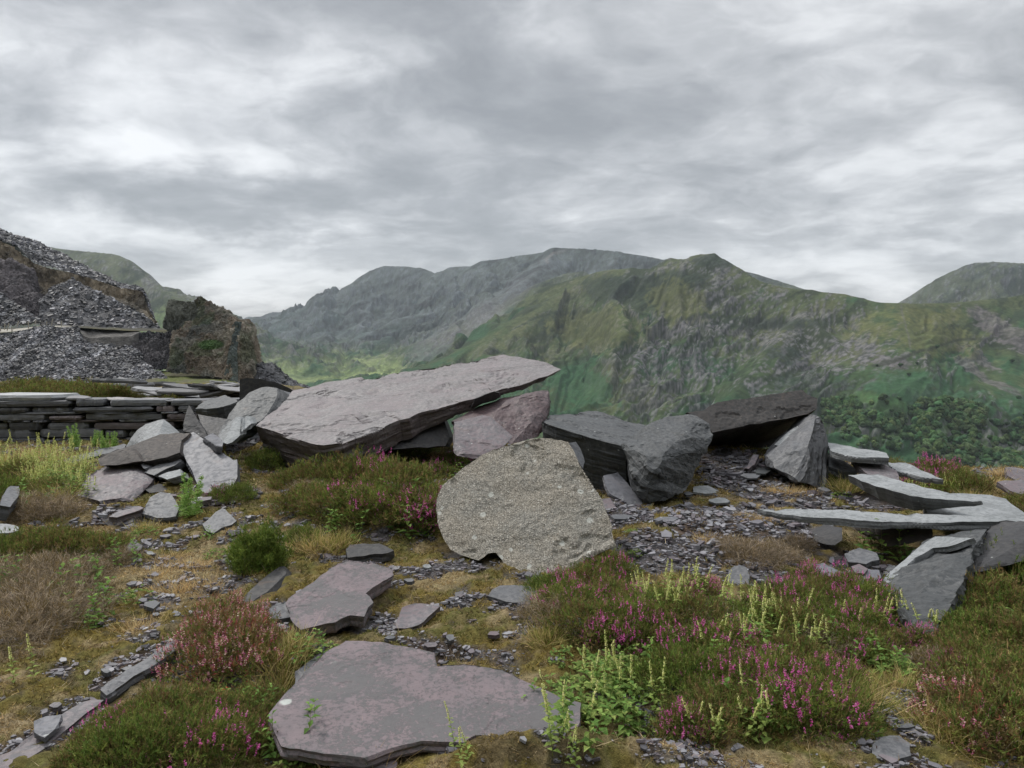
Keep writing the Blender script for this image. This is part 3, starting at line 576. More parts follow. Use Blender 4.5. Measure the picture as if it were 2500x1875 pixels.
# waste tip falling away to the right of the pinnacle
G, N_ = loft([[(2150,1500,190),(2400,1480,190),(2700,1440,200)]+[], [(2120,1180,206),(2170,1130,207),(2230,1180,208),(2300,1190,210),(2380,1290,214),(2440,1340,218),(2500,1390,222),(2600,1420,226)],
              [(2120,1300,230),(2170,1250,230),(2230,1290,230),(2300,1300,232),(2380,1390,236),(2440,1440,240),(2500,1480,244),(2600,1500,250)]], 140, [70, 10], .9, 8, 81)
loft_obj('spoil_tip', G, m_tip, tipcol, kind='structure'); blocks('slate_debris', G, N_, 5000, .4, 1.8, SL, 13, label='loose slate falling away right of the rock pinnacle', cat='slate debris')
# quarry floor, grassed, and near bank of waste in front of it
G, N_ = loft([[(-900,1700,140),(900,1560,150),(1400,1480,150),(1900,1500,150),(2300,1500,150)],[(-900,1500,192),(1000,1400,192),(1380,1330,196),(1900,1345,195),(2300,1400,196)],[(-900,1480,230),(1000,1260,224),(1400,1262,218),(1900,1262,216),(2300,1380,212)]], 160, [24, 24], .35, 6, 91)
def fcol(P):
    n = fbm(P[:, 0]/5, P[:, 1]/5, None, 4, 93); return lerp(np.array([.12, .115, .075]), np.array([.10, .115, .04]), np.clip(.5+1.4*n, 0, 1))
loft_obj('quarry_floor', G, attr_mat('rough_turf', .95, .1, nscale=1.5, namt=.3, bsc=2, bd=.2), fcol, kind='structure')
blocks('slate_debris', G[:30], N_[:30], 2600, .4, 2.2, SL, 15, label='scattered slate blocks lying on the quarry floor', cat='slate debris', mask=lambda P: P[:, 0] > -70)
# post fence beside the track
def box(bm, c, s, R=None):
    r = bmesh.ops.create_cube(bm, size=1); 
    for v in r['verts']:
        p = Vector((v.co.x*s[0], v.co.y*s[1], v.co.z*s[2])); v.co = (R @ p if R else p)+Vector(c)
def bm_obj(name, bm, mat, parent=None, **kw):
    me = bpy.data.meshes.new(name); bm.to_mesh(me); bm.free(); me.materials.append(mat); return link(name, me, parent, **kw)
m_post, k = newmat('pale_timber'); k.set(k.b, 'Base Color', k.mix(k.noise(k.new('ShaderNodeTexCoord').outputs['Object'], 2), (.34, .30, .24), (.5, .47, .40))); k.set(k.b, 'Roughness', .9)
fence = link('track_fence', None, label='low pale post and wire fence beside the quarry track', cat='fence'); fence.location = at(*zp('L', 200, 890), 240)
fpts = [at(*zp('L', x, y), 229.5-.0*x) for x, y in [(2,922),(40,905),(68,908),(102,935),(150,885),(240,890),(300,870),(395,890),(440,870),(520,880)]]
fo = Vector(fence.location)
for q, p in enumerate(fpts):
    bm = bmesh.new(); box(bm, Vector(p)-fo+Vector((0, 0, .55)), (.22, .2, 1.7+.3*(q % 3)), Matrix.Rotation(RAD(((q*37) % 25)-8), 3, 'Y')); bm_obj('post', bm, m_post, fence)
bm = bmesh.new()
for a, b in zip(fpts[:-1], fpts[1:]):
    for dz_ in (.35, 1.0):
        A_, B_ = Vector(a)-fo+Vector((0, 0, dz_)), Vector(b)-fo+Vector((0, 0, dz_)); d = B_-A_; R_ = d.to_track_quat('X', 'Z').to_matrix(); box(bm, (A_+B_)/2, (d.length, .05, .05), R_)
bm_obj('wire', bm, m_post, fence)
# ------------------------------------------------------------------ near ground
def g2(x, y, cx, cy, rx, ry): return np.exp(-((x-cx)/rx)**2-((y-cy)/ry)**2)
def ground_z(x, y, fine=True):
    x = np.asarray(x, float); y = np.asarray(y, float)
    z = 0.02*np.sin(x*.9+1)+.02*np.sin(y*.7)
    z = z-.10*sst(x-.12*(y-4), .9, 2.6)*sst(-y, -7.0, -5.2)                    # hollow falling off to the right front
    z = z+.27*g2(x, y, -1.05, 6.6, 1.0, .75)+.13*g2(x, y, .25, 5.6, .7, .4)*0     # heather mound below the great slab
    z = z+.26*g2(x, y, 2.7, 8.9, 1.3, 1.0)                                      # gravel rise below the dark overhang
    z = z+.10*g2(x, y, 1.35, 6.1, .6, .7)
    z = z-.10*g2(x, y, -1.0, 3.0, .35, .25)-.12*g2(x, y, -.60, 2.72, .28, .16)-.16*g2(x, y, -1.12, 3.55, .28, .16)
    z = z+.10*g2(x, y, -3.2, 8.0, 1.2, 1.0)
    z = z-.10*g2(x, y, -.10, 3.35, .85, .5)-.03*g2(x, y, .45, 3.1, .5, .3)+.14*g2(x, y, .12, 2.78, .42, .13)-.04*g2(x, y, -.85, 4.35, .4, .4)
    left = sst(-x, 3.6, 4.6)
    terr = .36*sst(y, 11.1, 11.9)*sst(-x, 1.8, 3.2)                             # terrace held by the dry wall
    z = z+terr
    ye = np.interp(x, [-60, -9, -5, -2.2, 0, 3, 6, 20], [21, 20, 19, 14.5, 12.2, 11.2, 10.2, 9])
    z = z-.62*(np.logaddexp(0, (y-ye)*1.4)/1.4)
    if fine:
        z = z+.035*fbm(x*1.3, y*1.3, None, 4, 301)+.022*fbm(x*6, y*6, None, 3, 311)
    return z
def gpt(px, py, it=40):           # where a sight line meets the ground
    r = ray(px, py); D = np.linspace(1.6, 30, 1400); z = EYE+r[2]*D; h = ground_z(r[0]*D, D, False); k = np.argmax(z < h)
    Y = D[k] if (z < h).any() else 14.0
    return np.array([r[0]*Y, Y, float(ground_z(r[0]*Y, Y))])
def gz(z, x, y): return gpt(*zp(z, x, y))
# bare slate gravel patches: (zoom, x, y, radius x px, ground depth radius m)
CHIPS = [('C',980,700,330,.85),('C',820,780,260,.8),('C',1150,560,260,.6),('C',900,460,170,.8),('C',540,820,190,.45),('C',1500,900,170,.42),('C',420,650,130,.6),
         ('G',1700,990,110,.16),('G',1560,1120,120,.14),('G',1830,960,60,.14),('G',1720,890,70,.10),('E',820,220,38,.16),('E',810,310,38,.16),('E',815,420,34,.14),('E',810,500,30,.12),('E',780,630,80,.09),
         ('E',680,760,110,.10),('E',560,860,90,.10),('E',420,950,90,.08),('E',300,1020,90,.07),('E',150,1180,90,.07),('M',1060,760,150,.5),('F',740,520,90,.14),('F',1080,250,120,.14),('C',1620,600,260,.4),
         ('D',1480,450,60,.7),('D',700,880,140,.22),('D',900,1050,60,.15),('C',200,1000,200,.25),('D',1250,790,110,.25)]
CH = []
for zz, x, y, rx, ry in CHIPS:
    p = gz(zz, x, y); CH.append((p[0], p[1], rx*ZO[zz][2]/FPX*p[1], ry))
DRY = [('D',1100,1200,260,.5),('D',1000,1350,200,.3),('C',1150,560,120,.25),('C',950,680,120,.35),('E',1050,330,200,.25),('F',1050,330,180,.16),('D',1300,1050,150,.3),('C',2000,850,100,.0001),('C',2150,560,90,.8)]
DR = [(*(gz(a, b, c)[:2]), d*ZO[a][2]/FPX*gz(a, b, c)[1], e) for a, b, c, d, e in DRY]
def emask(x, y, L, nz, k=1.0):
    m = np.zeros(np.shape(x))
    for cx, cy, rx, ry in L: m = np.maximum(m, 1.22-((x-cx)/rx)**2-((y-cy)/ry)**2)
    return sst(m+nz*k, .05, .45)
def chipmask(x, y): return emask(x, y, CH, fbm(np.asarray(x)*4, np.asarray(y)*4, None, 3, 321), .8)
def drymask(x, y): return emask(x, y, DR, fbm(np.asarray(x)*5, np.asarray(y)*5, None, 3, 331), .9)
nC2 = 900; A2 = np.linspace(RAD(-60), RAD(60), nC2); R2 = np.concatenate([np.geomspace(1.0, 13, 520, endpoint=False), np.geomspace(13, 75, 110)])
GX = R2[:, None]*np.sin(A2)[None]; GY = R2[:, None]*np.cos(A2)[None]; GZ = ground_z(GX, GY)
cm = chipmask(GX, GY); dm = drymask(GX, GY)
nm1 = fbm(GX*2.2, GY*2.2, None, 4, 341); nm2 = fbm(GX*9, GY*9, None, 3, 351)
GZ = GZ+(1-cm)*.018*np.clip(fbm(GX*14, GY*14, None, 3, 361)+.2, 0, 1)-cm*.012
gc = lerp(np.array([.185, .145, .045]), np.array([.115, .115, .038]), sst(nm1+nm2*.5, -.3, .4))      # moss: ochre to olive
gc = lerp(gc, np.array([.080, .060, .040]), sst(nm2-nm1*.4, .12, .5)*.75)                            # dark peaty soil
gc = lerp(gc, np.array([.185, .135, .065]), sst(nm1*1.2+nm2*.3, .25, .6)*.5)
gc = lerp(gc, np.array([.30, .235, .14]), dm*.7)
gc = lerp(gc, lerp(np.array([.125, .12, .13]), np.array([.095, .07, .06]), sst(nm1, -.05, .35)), cm*.9)
gc = gc*(1+.3*nm2[..., None])
m_gr, k = newmat('ground_cover'); a_ = k.new('ShaderNodeAttribute', attribute_name='Col').outputs[0]; oc = k.new('ShaderNodeTexCoord').outputs['Object']
q1 = k.noise(oc, 38, 5, .7, .3); q2 = k.noise(oc, 160, 3, .7); q3 = k.noise(oc, 6, 4, .6)
f = k.math('MULTIPLY', k.mr(q1, .3, .72, .5, 1.5, 'LINEAR'), k.mr(q2, .3, .7, .7, 1.3, 'LINEAR')); c_ = k.mix(1, a_, k.comb(f, f, f), 'MULTIPLY')
c_ = k.mix(k.math('MULTIPLY', k.mr(q3, .55, .7), .3), c_, (.05, .06, .02))
k.set(k.b, 'Base Color', c_); k.set(k.b, 'Roughness', .95); k.set(k.b, 'Specular IOR Level', .1)
k.set(k.b, 'Normal', bump(k, k.math('ADD', q1, k.math('MULTIPLY', q2, .4)), .9, .02))
link('ground', mesh_np('ground', np.stack([GX, GY, GZ], -1).reshape(-1, 3), grid_faces(len(R2), nC2), [m_gr], np.clip(gc, .01, .6).reshape(-1, 3), True), kind='structure')

# ------------------------------------------------------------------ rocks
M_ = {}
M_['purple'] = slate_mat('purple_slate', (.145, .112, .122), (.178, .158, .166), (.098, .096, .104), lichen=.12, fleck=.3, joint_shade=(.05, .04, .042))
M_['great'] = slate_mat('pale_purple_slate', (.205, .178, .185), (.232, .218, .220), (.155, .148, .152), rough=.6, lichen=.08, crack=.5, mott=2.2, fleck=.85, joint_shade=(.055, .038, .036))
M_['grey'] = slate_mat('grey_slate', (.115, .120, .130), (.15, .15, .157), (.08, .084, .092), lichen=.14, fleck=.3, joint_shade=(.045, .046, .05))
M_['pale'] = slate_mat('pale_grey_slate', (.30, .315, .325), (.24, .255, .262), (.17, .18, .185), rough=.6, lichen=.1, joint_shade=(.10, .105, .11))
M_['blue'] = slate_mat('blue_grey_slate', (.145, .148, .168), (.172, .172, .188), (.10, .105, .118), lichen=.12, crack=.8, mott=2, fleck=.2, joint_shade=(.07, .07, .078))
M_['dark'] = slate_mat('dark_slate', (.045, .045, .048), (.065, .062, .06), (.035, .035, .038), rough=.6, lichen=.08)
M_['brown'] = slate_mat('brown_stained_slate', (.055, .047, .044), (.08, .065, .056), (.038, .035, .035), rough=.7, lichen=.05)
M_['roof'] = slate_mat('near_black_slate', (.040, .036, .035), (.055, .049, .046), (.03, .03, .031), rough=.7, lichen=.1, fleck=.12)
M_['red'] = slate_mat('red_purple_slate', (.095, .062, .066), (.135, .098, .102), (.06, .045, .05), lichen=.06)
M_['green'] = slate_mat('green_grey_slate', (.066, .071, .075), (.10, .104, .106), (.042, .046, .05), lichen=.1, strata=1.8, fleck=.25, joint_shade=(.05, .055, .058))
M_['spot'] = slate_mat('lichened_purple_slate', (.235, .195, .205), (.215, .20, .205), (.125, .135, .135), rough=.75, lichen=.16, mott=5)
# the pink-and-grey lichen mottling of the foreground slabs: grey lichen colonies on purple stone
m, k = newmat('mottled_foreground_slate'); oc = k.new('ShaderNodeTexCoord').outputs['Object']
wv_ = k.vmath('ADD', oc, k.vmath('MULTIPLY', k.noise(oc, 26, 4, .65, 0, True), (.055, .055, .055)))
v1 = k.noise(wv_, 34, 6, .7, .2); v2 = k.noise(wv_, 75, 5, .7, .4); big = k.noise(oc, 2.6, 4, .6); 
fa = k.mr(k.math('ADD', k.math('ADD', k.math('MULTIPLY', v1, .55), k.math('MULTIPLY', v2, .45)), k.math('MULTIPLY', k.math('SUBTRACT', big, .5), .55)), .487, .52)
c1 = k.mix(k.mr(k.noise(oc, 7, 5, .6), .35, .65), (.200, .160, .170), (.170, .145, .155)); c2 = k.mix(k.noise(oc, 40, 4), (.078, .085, .086), (.115, .118, .118))
c3 = k.mix(k.math('MULTIPLY', fa, .75), c1, c2)
fl_ = k.mr(k.noise(k.mapping(oc, (1, 2.2, 1)), 55, 3, .6), .70, .76); c3 = k.mix(k.math('MULTIPLY', fl_, .7), c3, (.40, .36, .36))
vd = k.voro(k.vmath('ADD', oc, k.vmath('MULTIPLY', k.noise(oc, 22, 3, .5, 0, True), (.03, .03, .03))), 3.1); c3 = k.mix(k.math('MULTIPLY', k.mr(vd, .115, .085), .85), c3, (.46, .49, .46))
st = k.noise(k.mapping(oc, (1.2, 1.2, 26)), 1.6, 6, .65, .15); f = k.mr(st, .3, .7, .9, 1.08, 'LINEAR'); c3 = k.mix(1, c3, k.comb(f, f, f), 'MULTIPLY')
k.set(k.b, 'Base Color', c3); k.set(k.b, 'Roughness', .72); k.set(k.b, 'Specular IOR Level', .3)
hh = k.math('ADD', k.math('ADD', st, k.math('MULTIPLY', fa, .15)), k.math('MULTIPLY', k.noise(oc, 60, 5, .7), .6)); k.set(k.b, 'Normal', bump(k, hh, .7, .008)); M_['mott'] = m
# coarse gritty concrete-like boulder: pale pebbles in brown-grey matrix
m, k = newmat('gritstone_conglomerate'); oc = k.new('ShaderNodeTexCoord').outputs['Object']
va = k.voro(oc, 62, 'F1', 'Distance'); vc = k.voro(oc, 62, 'F1', 'Color'); vb = k.voro(oc, 150, 'F1', 'Color'); sp_ = k.new('ShaderNodeSeparateColor'); k.set(sp_, 0, vc); sb_ = k.new('ShaderNodeSeparateColor'); k.set(sb_, 0, vb)
peb = k.math('MULTIPLY', k.mr(sp_.outputs[0], .62, .72), k.mr(va, .55, .35)); fine_ = k.mr(sb_.outputs[1], .0, 1., .55, 1.5, 'LINEAR')
base = k.mix(k.mr(k.noise(oc, 3, 5, .6), .35, .65), (.275, .25, .21), (.24, .23, .205)); base = k.mix(1, base, k.comb(fine_, fine_, fine_), 'MULTIPLY')
base = k.mix(k.math('MULTIPLY', peb, .85), base, k.mix(sp_.outputs[1], (.52, .50, .45), (.38, .33, .27)))
dk = k.mr(k.noise(oc, 30, 4, .7), .58, .70); base = k.mix(k.math('MULTIPLY', dk, .5), base, (.07, .07, .06))
vl = k.voro(k.vmath('ADD', oc, k.vmath('MULTIPLY', k.noise(oc, 25, 3, .5, 0, True), (.02, .02, .02))), 6.5); base = k.mix(k.math('MULTIPLY', k.mr(vl, .17, .12), .75), base, (.56, .57, .53))
k.set(k.b, 'Base Color', base); k.set(k.b, 'Roughness', .92); k.set(k.b, 'Specular IOR Level', .2)
hh = k.math('ADD', k.math('ADD', k.math('MULTIPLY', peb, .7), k.math('MULTIPLY', sb_.outputs[1], .4)), k.math('MULTIPLY', k.noise(oc, 24, 5, .7), 1.2)); k.set(k.b, 'Normal', bump(k, hh, .9, .012)); M_['grit'] = m

def frame_from(n, hint=None):
    n = n/np.linalg.norm(n); a = np.array([1., 0, 0]) if hint is None else hint; a = a-n*(a@n); a /= np.linalg.norm(a); return np.stack([a, np.cross(n, a), n], 1)
def refine(bm, L, it=7):
    for _ in range(it):
        e = [x for x in bm.edges if x.calc_length() > L]
        if not e: break
        bmesh.ops.subdivide_edges(bm, edges=e, cuts=1, use_grid_fill=False); bmesh.ops.triangulate(bm, faces=bm.faces[:])
        if len(bm.verts) > 22000: break
def finish_rock(name, bm, C0, Rm, mat, L, rough, strata, top_amp, seed, chunky=0., **kw):
    """bm is in local coordinates, local z = bedding normal"""
    bmesh.ops.triangulate(bm, faces=bm.faces[:]); bmesh.ops.recalc_face_normals(bm, faces=bm.faces[:]); refine(bm, L)
    bm.normal_update(); V = np.array([v.co[:] for v in bm.verts]); N_ = np.array([v.normal[:] for v in bm.verts]); F = np.array([[v.index for v in f.verts] for f in bm.faces]); bm.free()
    side = np.clip(1-np.abs(N_[:, 2])*1.15, 0, 1); H = N_*np.array([1, 1, 0]); H /= np.maximum(np.linalg.norm(H, axis=1), 1e-6)[:, None]
    lay = V[:, 2]/max(strata, .004)+.6*fbm(V[:, 0]*3, V[:, 1]*3, None, 2, seed)
    li = np.floor(lay); st = noise3(V[:, 0]*1.9+li*7.3, V[:, 1]*1.9-li*3.1, li*1.7+.5, seed+5)+.35*noise3(V[:, 0]*7+li*3.3, V[:, 1]*7, li*1.1+.5, seed+6)
    d = side*(st*rough*1.1+fbm(V[:, 0]*2.5, V[:, 1]*2.5, V[:, 2]*5, 5, seed+9)*rough*.6)
    flake = noise3(V[:, 0]*2.1, V[:, 1]*2.1, None, seed+20)+.35*noise3(V[:, 0]*8, V[:, 1]*8, None, seed+21)
    dz_ = (1-side)*(fbm(V[:, 0]*2.5, V[:, 1]*2.5, V[:, 2]*2.5, 4, seed+30)*top_amp+(-.9*top_amp)*(sst(flake, .18, .22)+sst(flake, .42, .45))+fbm(V[:, 0]*22, V[:, 1]*22, V[:, 2]*22, 3, seed+33)*top_amp*.25)
    V = V+H*d[:, None]+N_*dz_[:, None]
    if chunky: V = V+N_*((np.round(fbm(V[:, 0]*1.6, V[:, 1]*1.6, V[:, 2]*7, 3, seed+40)*4)/4*.8+.25*fbm(V[:, 0]*5, V[:, 1]*5, V[:, 2]*16, 3, seed+41))*chunky)[:, None]
    me = mesh_np(name, V, F, [mat]); o = link(name, me, **kw); Mx = Matrix(Rm.tolist()).to_4x4(); Mx.translation = Vector(C0); o.matrix_world = Mx; return o
RK = []
def slab(name, label, z, out, plane, th, mat, cat='slab', L=.045, rough=.012, strata=.02, top=.006, tvec=None, shrink=1.0, seed=None, group=None, ths=None, chunky=0., jag=.012, kind=None, wv=None):
    seed = seed if seed is not None else len(RK)*13+5; r = np.random.default_rng(seed)
    pp = [zp(z, *p) for p in out]
    # roughen the drawn outline a little between its corners
    Q = []
    for i in range(len(pp)):
        a, b = np.array(pp[i]), np.array(pp[(i+1) % len(pp)]); Q.append((a, i, 0.))
        n = int(np.linalg.norm(b-a)//26)
        for q in range(1, n+1):
            f = q/(n+1); e = b-a; e = np.array([-e[1], e[0]])/np.linalg.norm(e); Q.append((a+(b-a)*f+e*r.normal()*jag*90, i, f))
    if plane[0] == 'z':
        _, z0, ax, ay = plane[:4]; c = np.mean([at_z(*p, z0) for p in pp], 0) if len(plane) < 6 else np.array([plane[4], plane[5], z0])
        n = np.array([-ax, -ay, 1.]); n /= np.linalg.norm(n); p0 = c
    else:
        a, b, c = [at(*zp(z, *p[:2]), p[2]) for p in plane]; n = np.cross(b-a, c-a); n /= np.linalg.norm(n); p0 = a
    E = np.array([0, 0, EYE])
    if n@(E-p0) < 0: n = -n
    P3 = []
    for (q, i, f) in Q:
        rr_ = ray(*q); P3.append(E+rr_*((p0-E)@n)/(rr_@n))
    P3 = np.array(P3); C0 = P3.mean(0); Rm = frame_from(n); loc = (P3-C0)@Rm
    tl = (np.array(tvec)@Rm) if tvec is not None else np.array([0, 0, -th]); cen = loc.mean(0)
    bm = bmesh.new(); tv = [bm.verts.new(p) for p in loc]; m_ = len(loc); bv = []
    for i, p in enumerate(loc):
        tt = tl
        if ths is not None: i0, f = Q[i][1], Q[i][2]; tt = tl*(ths[i0]*(1-f)+ths[(i0+1) % len(ths)]*f)
        b = cen+(p-cen)*shrink+tt if ths is None else cen+(p-cen)*shrink+tt
        bv.append(bm.verts.new(b))
    bm.faces.new(tv); bm.faces.new(bv[::-1])
    for i in range(m_): j = (i+1) % m_; bm.faces.new((tv[i], bv[i], bv[j], tv[j]))
    o = finish_rock(name, bm, C0, Rm, M_[mat], L, rough, strata, top, seed, chunky, label=label, cat=cat, group=group, kind='thing'); RK.append(o); return o
def boulder(name, label, z, pts, mat, back=.5, bvec=None, bsc=.85, n=None, cat='boulder', L=.05, rough=.014, strata=.03, top=.01, seed=None, chunky=.012, extra=()):
    seed = seed if seed is not None else len(RK)*13+5
    P3 = np.array([at(*zp(z, p[0], p[1]), p[2]) for p in pts]); c = P3.mean(0); bv = np.array(bvec if bvec is not None else (0, back, -.1*back))
    B = c+(P3-c)*bsc+bv; A_ = np.concatenate([P3, B]+([np.array([at(*zp(z, p[0], p[1]), p[2]) for p in extra])] if len(extra) else []))
    C0 = A_.mean(0); Rm = frame_from(np.array(n if n is not None else (.1, -.2, 1.))); loc = (A_-C0)@Rm
    bm = bmesh.new(); vs = [bm.verts.new(p) for p in loc]; r_ = bmesh.ops.convex_hull(bm, input=vs)
    bmesh.ops.delete(bm, geom=[v for v in bm.verts if not v.link_faces], context='VERTS'); rc = np.random.default_rng(seed); size = np.ptp(loc, axis=0).max()
    for _ in range(9):
        d_ = rc.normal(size=3); d_ /= np.linalg.norm(d_); vv_ = np.array([v.co[:] for v in bm.verts]); s_ = (vv_@d_).max()-size*rc.uniform(.006, .028)
        bmesh.ops.bisect_plane(bm, geom=bm.verts[:]+bm.edges[:]+bm.faces[:], plane_co=Vector(d_*s_), plane_no=Vector(d_), clear_outer=True); eb = [e for e in bm.edges if e.is_boundary]
        if eb: bmesh.ops.holes_fill(bm, edges=eb, sides=0)
    bmesh.ops.dissolve_limit(bm, angle_limit=RAD(4), verts=bm.verts[:], edges=bm.edges[:])
    o = finish_rock(name, bm, C0, Rm, M_[mat], L, rough, strata, top, seed, chunky, label=label, cat=cat); RK.append(o); return o

# --- the great tilted slab and the stones beneath it
slab('great_slab', 'huge pale purple slate slab lying tilted across the middle of the rock pile', 'B',
     [(275,530),(340,470),(475,340),(560,325),(690,290),(840,268),(870,275),(1000,250),(1250,210),(1480,170),(1610,145),(1700,160),(1850,190),(1925,225),(1850,262),(1700,312),(1560,345),(1450,385),(1300,425),(1150,465),(1000,520),(850,580),(740,620),(640,635),(575,625),(430,580)],
     [(640,635,8.0),(1925,225,10.0),(475,340,10.5)], .46, 'great', L=.042, rough=.02, strata=.035, top=.017, shrink=.97,
     ths=[1,1,1,.9,.8,.7,.7,.6,.5,.4,.3,.25,.12,.08,.12,.16,.2,.3,.4,.5,.6,.7,.8,1,1,1], seed=3)
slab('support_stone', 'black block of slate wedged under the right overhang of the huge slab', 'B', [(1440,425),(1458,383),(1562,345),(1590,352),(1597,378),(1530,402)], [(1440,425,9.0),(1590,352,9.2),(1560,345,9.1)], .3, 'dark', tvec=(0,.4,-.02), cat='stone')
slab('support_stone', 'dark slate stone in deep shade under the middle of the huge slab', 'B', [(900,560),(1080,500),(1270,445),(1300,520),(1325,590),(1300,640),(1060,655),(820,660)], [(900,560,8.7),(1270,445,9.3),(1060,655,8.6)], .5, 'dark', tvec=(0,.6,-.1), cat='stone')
slab('slate_slab', 'long brown-red slab running back beneath the right end of the huge slab', 'B', [(1335,505),(1480,420),(1610,375),(1745,352),(1760,365),(1650,420),(1530,480),(1420,500)], [(1335,505,8.8),(1745,352,9.4),(1530,480,8.7)], .3, 'red', tvec=(.05,.25,-.25), rough=.03)
boulder('purple_boulder', 'large reddish purple boulder with layered right end beside the huge slab', 'B', [(1530,480,8.4),(1640,400,8.7),(1740,352,9.0),(1862,338,9.0),(1872,385,8.8),(1842,450,8.6),(1838,520,8.5),(1790,590,8.2),(1655,628,7.9),(1560,600,8.0)], 'red', .7, n=(.55,-.5,.9), rough=.03, strata=.04, chunky=.03)
boulder('purple_boulder', 'rounded purple boulder right behind the gritty boulder', 'B', [(1325,590,7.2),(1345,505,7.6),(1500,475,7.8),(1535,482,7.75),(1600,540,7.6),(1660,585,7.4),(1625,640,7.1),(1500,712,6.9),(1420,700,6.9),(1350,690,6.9)], 'purple', .6, n=(.3,-.3,.9), rough=.016, strata=.05, chunky=.02)
slab('gritty_boulder', 'big brown gritty boulder speckled with pebbles and white lichen spots', 'P',
     [(1063,1243),(1066,1218),(1080,1185),(1120,1150),(1168,1117),(1225,1088),(1268,1076),(1300,1071),(1345,1070),(1387,1079),(1400,1098),(1420,1140),(1440,1170),(1463,1206),(1480,1250),(1497,1290),(1506,1334),(1470,1350),(1430,1368),(1412,1385),(1382,1394),(1333,1405),(1295,1408),(1262,1403),(1241,1397),(1225,1370),(1210,1350),(1192,1352),(1169,1368),(1133,1358),(1100,1342),(1082,1310),(1068,1275)],
     [(1100,1342,5.3),(1382,1394,5.0),(1300,1071,5.95)], .5, 'grit', cat='boulder', L=.035, rough=.012, strata=.2, top=.016, tvec=(.04,.40,.02), shrink=.8, chunky=.006, seed=77, jag=.008)
slab('slate_slab', 'small upright grey slab behind the top right of the gritty boulder', 'C', [(160,335),(195,330),(215,360),(235,420),(230,450),(190,400)], [(160,335,6.5),(215,360,6.6),(230,450,6.4)], .05, 'grey', cat='slab')
# --- centre-right blocks
slab('slate_block', 'long grey block with a pale flat top right of the gritty boulder', 'C', [(40,235),(75,208),(290,190),(380,215),(460,240),(530,262),(495,300),(420,352),(330,330),(190,290),(60,245)], [(420,352,7.5),(60,245,8.0),(380,215,9.6)], .62, 'green', cat='block', tvec=(.05,.12,-.62), rough=.02, strata=.03, top=.012, shrink=.98, L=.05)
RK[-1].data.materials.append(M_['pale'])
boulder('slate_boulder', 'rounded dark slate boulder with curved ledges and a white vein', 'C', [(418,352,7.3),(520,262,7.9),(600,216,8.2),(700,208,8.2),(790,248,8.0),(818,298,7.8),(792,350,7.6),(770,405,7.5),(720,485,7.3),(690,548,7.2),(610,582,6.95),(505,607,6.85),(465,560,6.9),(440,470,7.0)], 'green', .6, n=(.5,-.15,.85), rough=.03, strata=.05, chunky=.035, top=.015, extra=[(640,330,7.25),(560,420,6.85)])
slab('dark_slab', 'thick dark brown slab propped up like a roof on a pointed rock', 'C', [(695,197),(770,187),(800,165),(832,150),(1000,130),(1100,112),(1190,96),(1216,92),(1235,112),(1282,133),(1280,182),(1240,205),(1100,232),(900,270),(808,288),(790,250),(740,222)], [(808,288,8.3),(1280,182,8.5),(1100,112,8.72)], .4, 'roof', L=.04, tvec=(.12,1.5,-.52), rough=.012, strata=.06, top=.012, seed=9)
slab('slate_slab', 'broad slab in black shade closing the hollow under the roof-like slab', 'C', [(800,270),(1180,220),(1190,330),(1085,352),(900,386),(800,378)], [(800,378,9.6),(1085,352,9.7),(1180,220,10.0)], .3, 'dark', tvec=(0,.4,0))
boulder('pointed_rock', 'pointed grey layered rock holding up the roof-like slab', 'C', [(1285,190,8.25),(1312,250,8.2),(1332,330,8.1),(1338,470,7.9),(1336,545,7.7),(1250,525,7.55),(1180,492,7.6),(1082,452,7.8),(1078,405,7.9),(1112,350,8.1),(1190,295,8.2),(1225,240,8.25)], 'grey', .45, n=(-.75,-.3,.6), rough=.03, strata=.035, chunky=.035, extra=[(1240,350,7.75)])
slab('slate_shard', 'pale thin shard leaning left of the pointed rock', 'C', [(1192,253),(1160,275),(1088,342),(1120,352),(1150,330),(1210,270)], [(1192,253,8.35),(1088,342,8.3),(1120,352,8.2)], .04, 'pale', cat='shard')
slab('slate_shard', 'small purple shard standing in the gravel left of the pointed rock', 'C', [(957,448),(995,385),(1018,388),(1005,420),(972,452)], [(957,448,8.1),(995,385,8.3),(1005,420,8.15)], .05, 'purple', cat='shard')
slab('slate_slab', 'flat purple-grey slab leaning beside the dark boulder above the gravel', 'C', [(318,482),(385,465),(440,530),(475,565),(505,612),(490,632),(440,622),(400,590),(345,560),(330,528)], ('z', .1, -.15, .35), .045, 'blue', rough=.01)
slab('slate_slab', 'small slab tucked beneath the left foot of the long grey block', 'C', [(232,455),(290,470),(345,475),(335,495),(260,490)], ('z', .12, 0, .2), .05, 'grey')
# --- left cluster
slab('dark_slab', 'black block standing behind the leaning grey slab', 'D', [(1434,62),(1480,54),(1560,60),(1690,95),(1757,130),(1720,170),(1600,190),(1436,190)], [(1434,190,11.0),(1757,130,11.2),(1480,54,11.03)], .3, 'dark', tvec=(.0,.6,-.2), cat='block')
slab('slate_slab', 'tall grey slab leaning up to a rough pale edge beside the huge slab', 'D', [(1308,402),(1335,345),(1370,290),(1405,235),(1430,200),(1500,142),(1560,115),(1610,108),(1665,120),(1662,165),(1635,215),(1600,270),(1560,312),(1508,333),(1440,345),(1370,380)], [(1308,402,8.9),(1610,108,10.3),(1508,333,9.1)], .25, 'green', tvec=(.15,.22,-.12), rough=.02, top=.012)
slab('slate_slab', 'dark grey slab end showing between the leaning slab and the huge slab', 'D', [(1640,130),(1668,120),(1718,165),(1690,215),(1610,290),(1560,330),(1530,330)], [(1640,130,10.4),(1560,330,9.6),(1718,165,10.3)], .2, 'grey', tvec=(.1,.4,-.1))
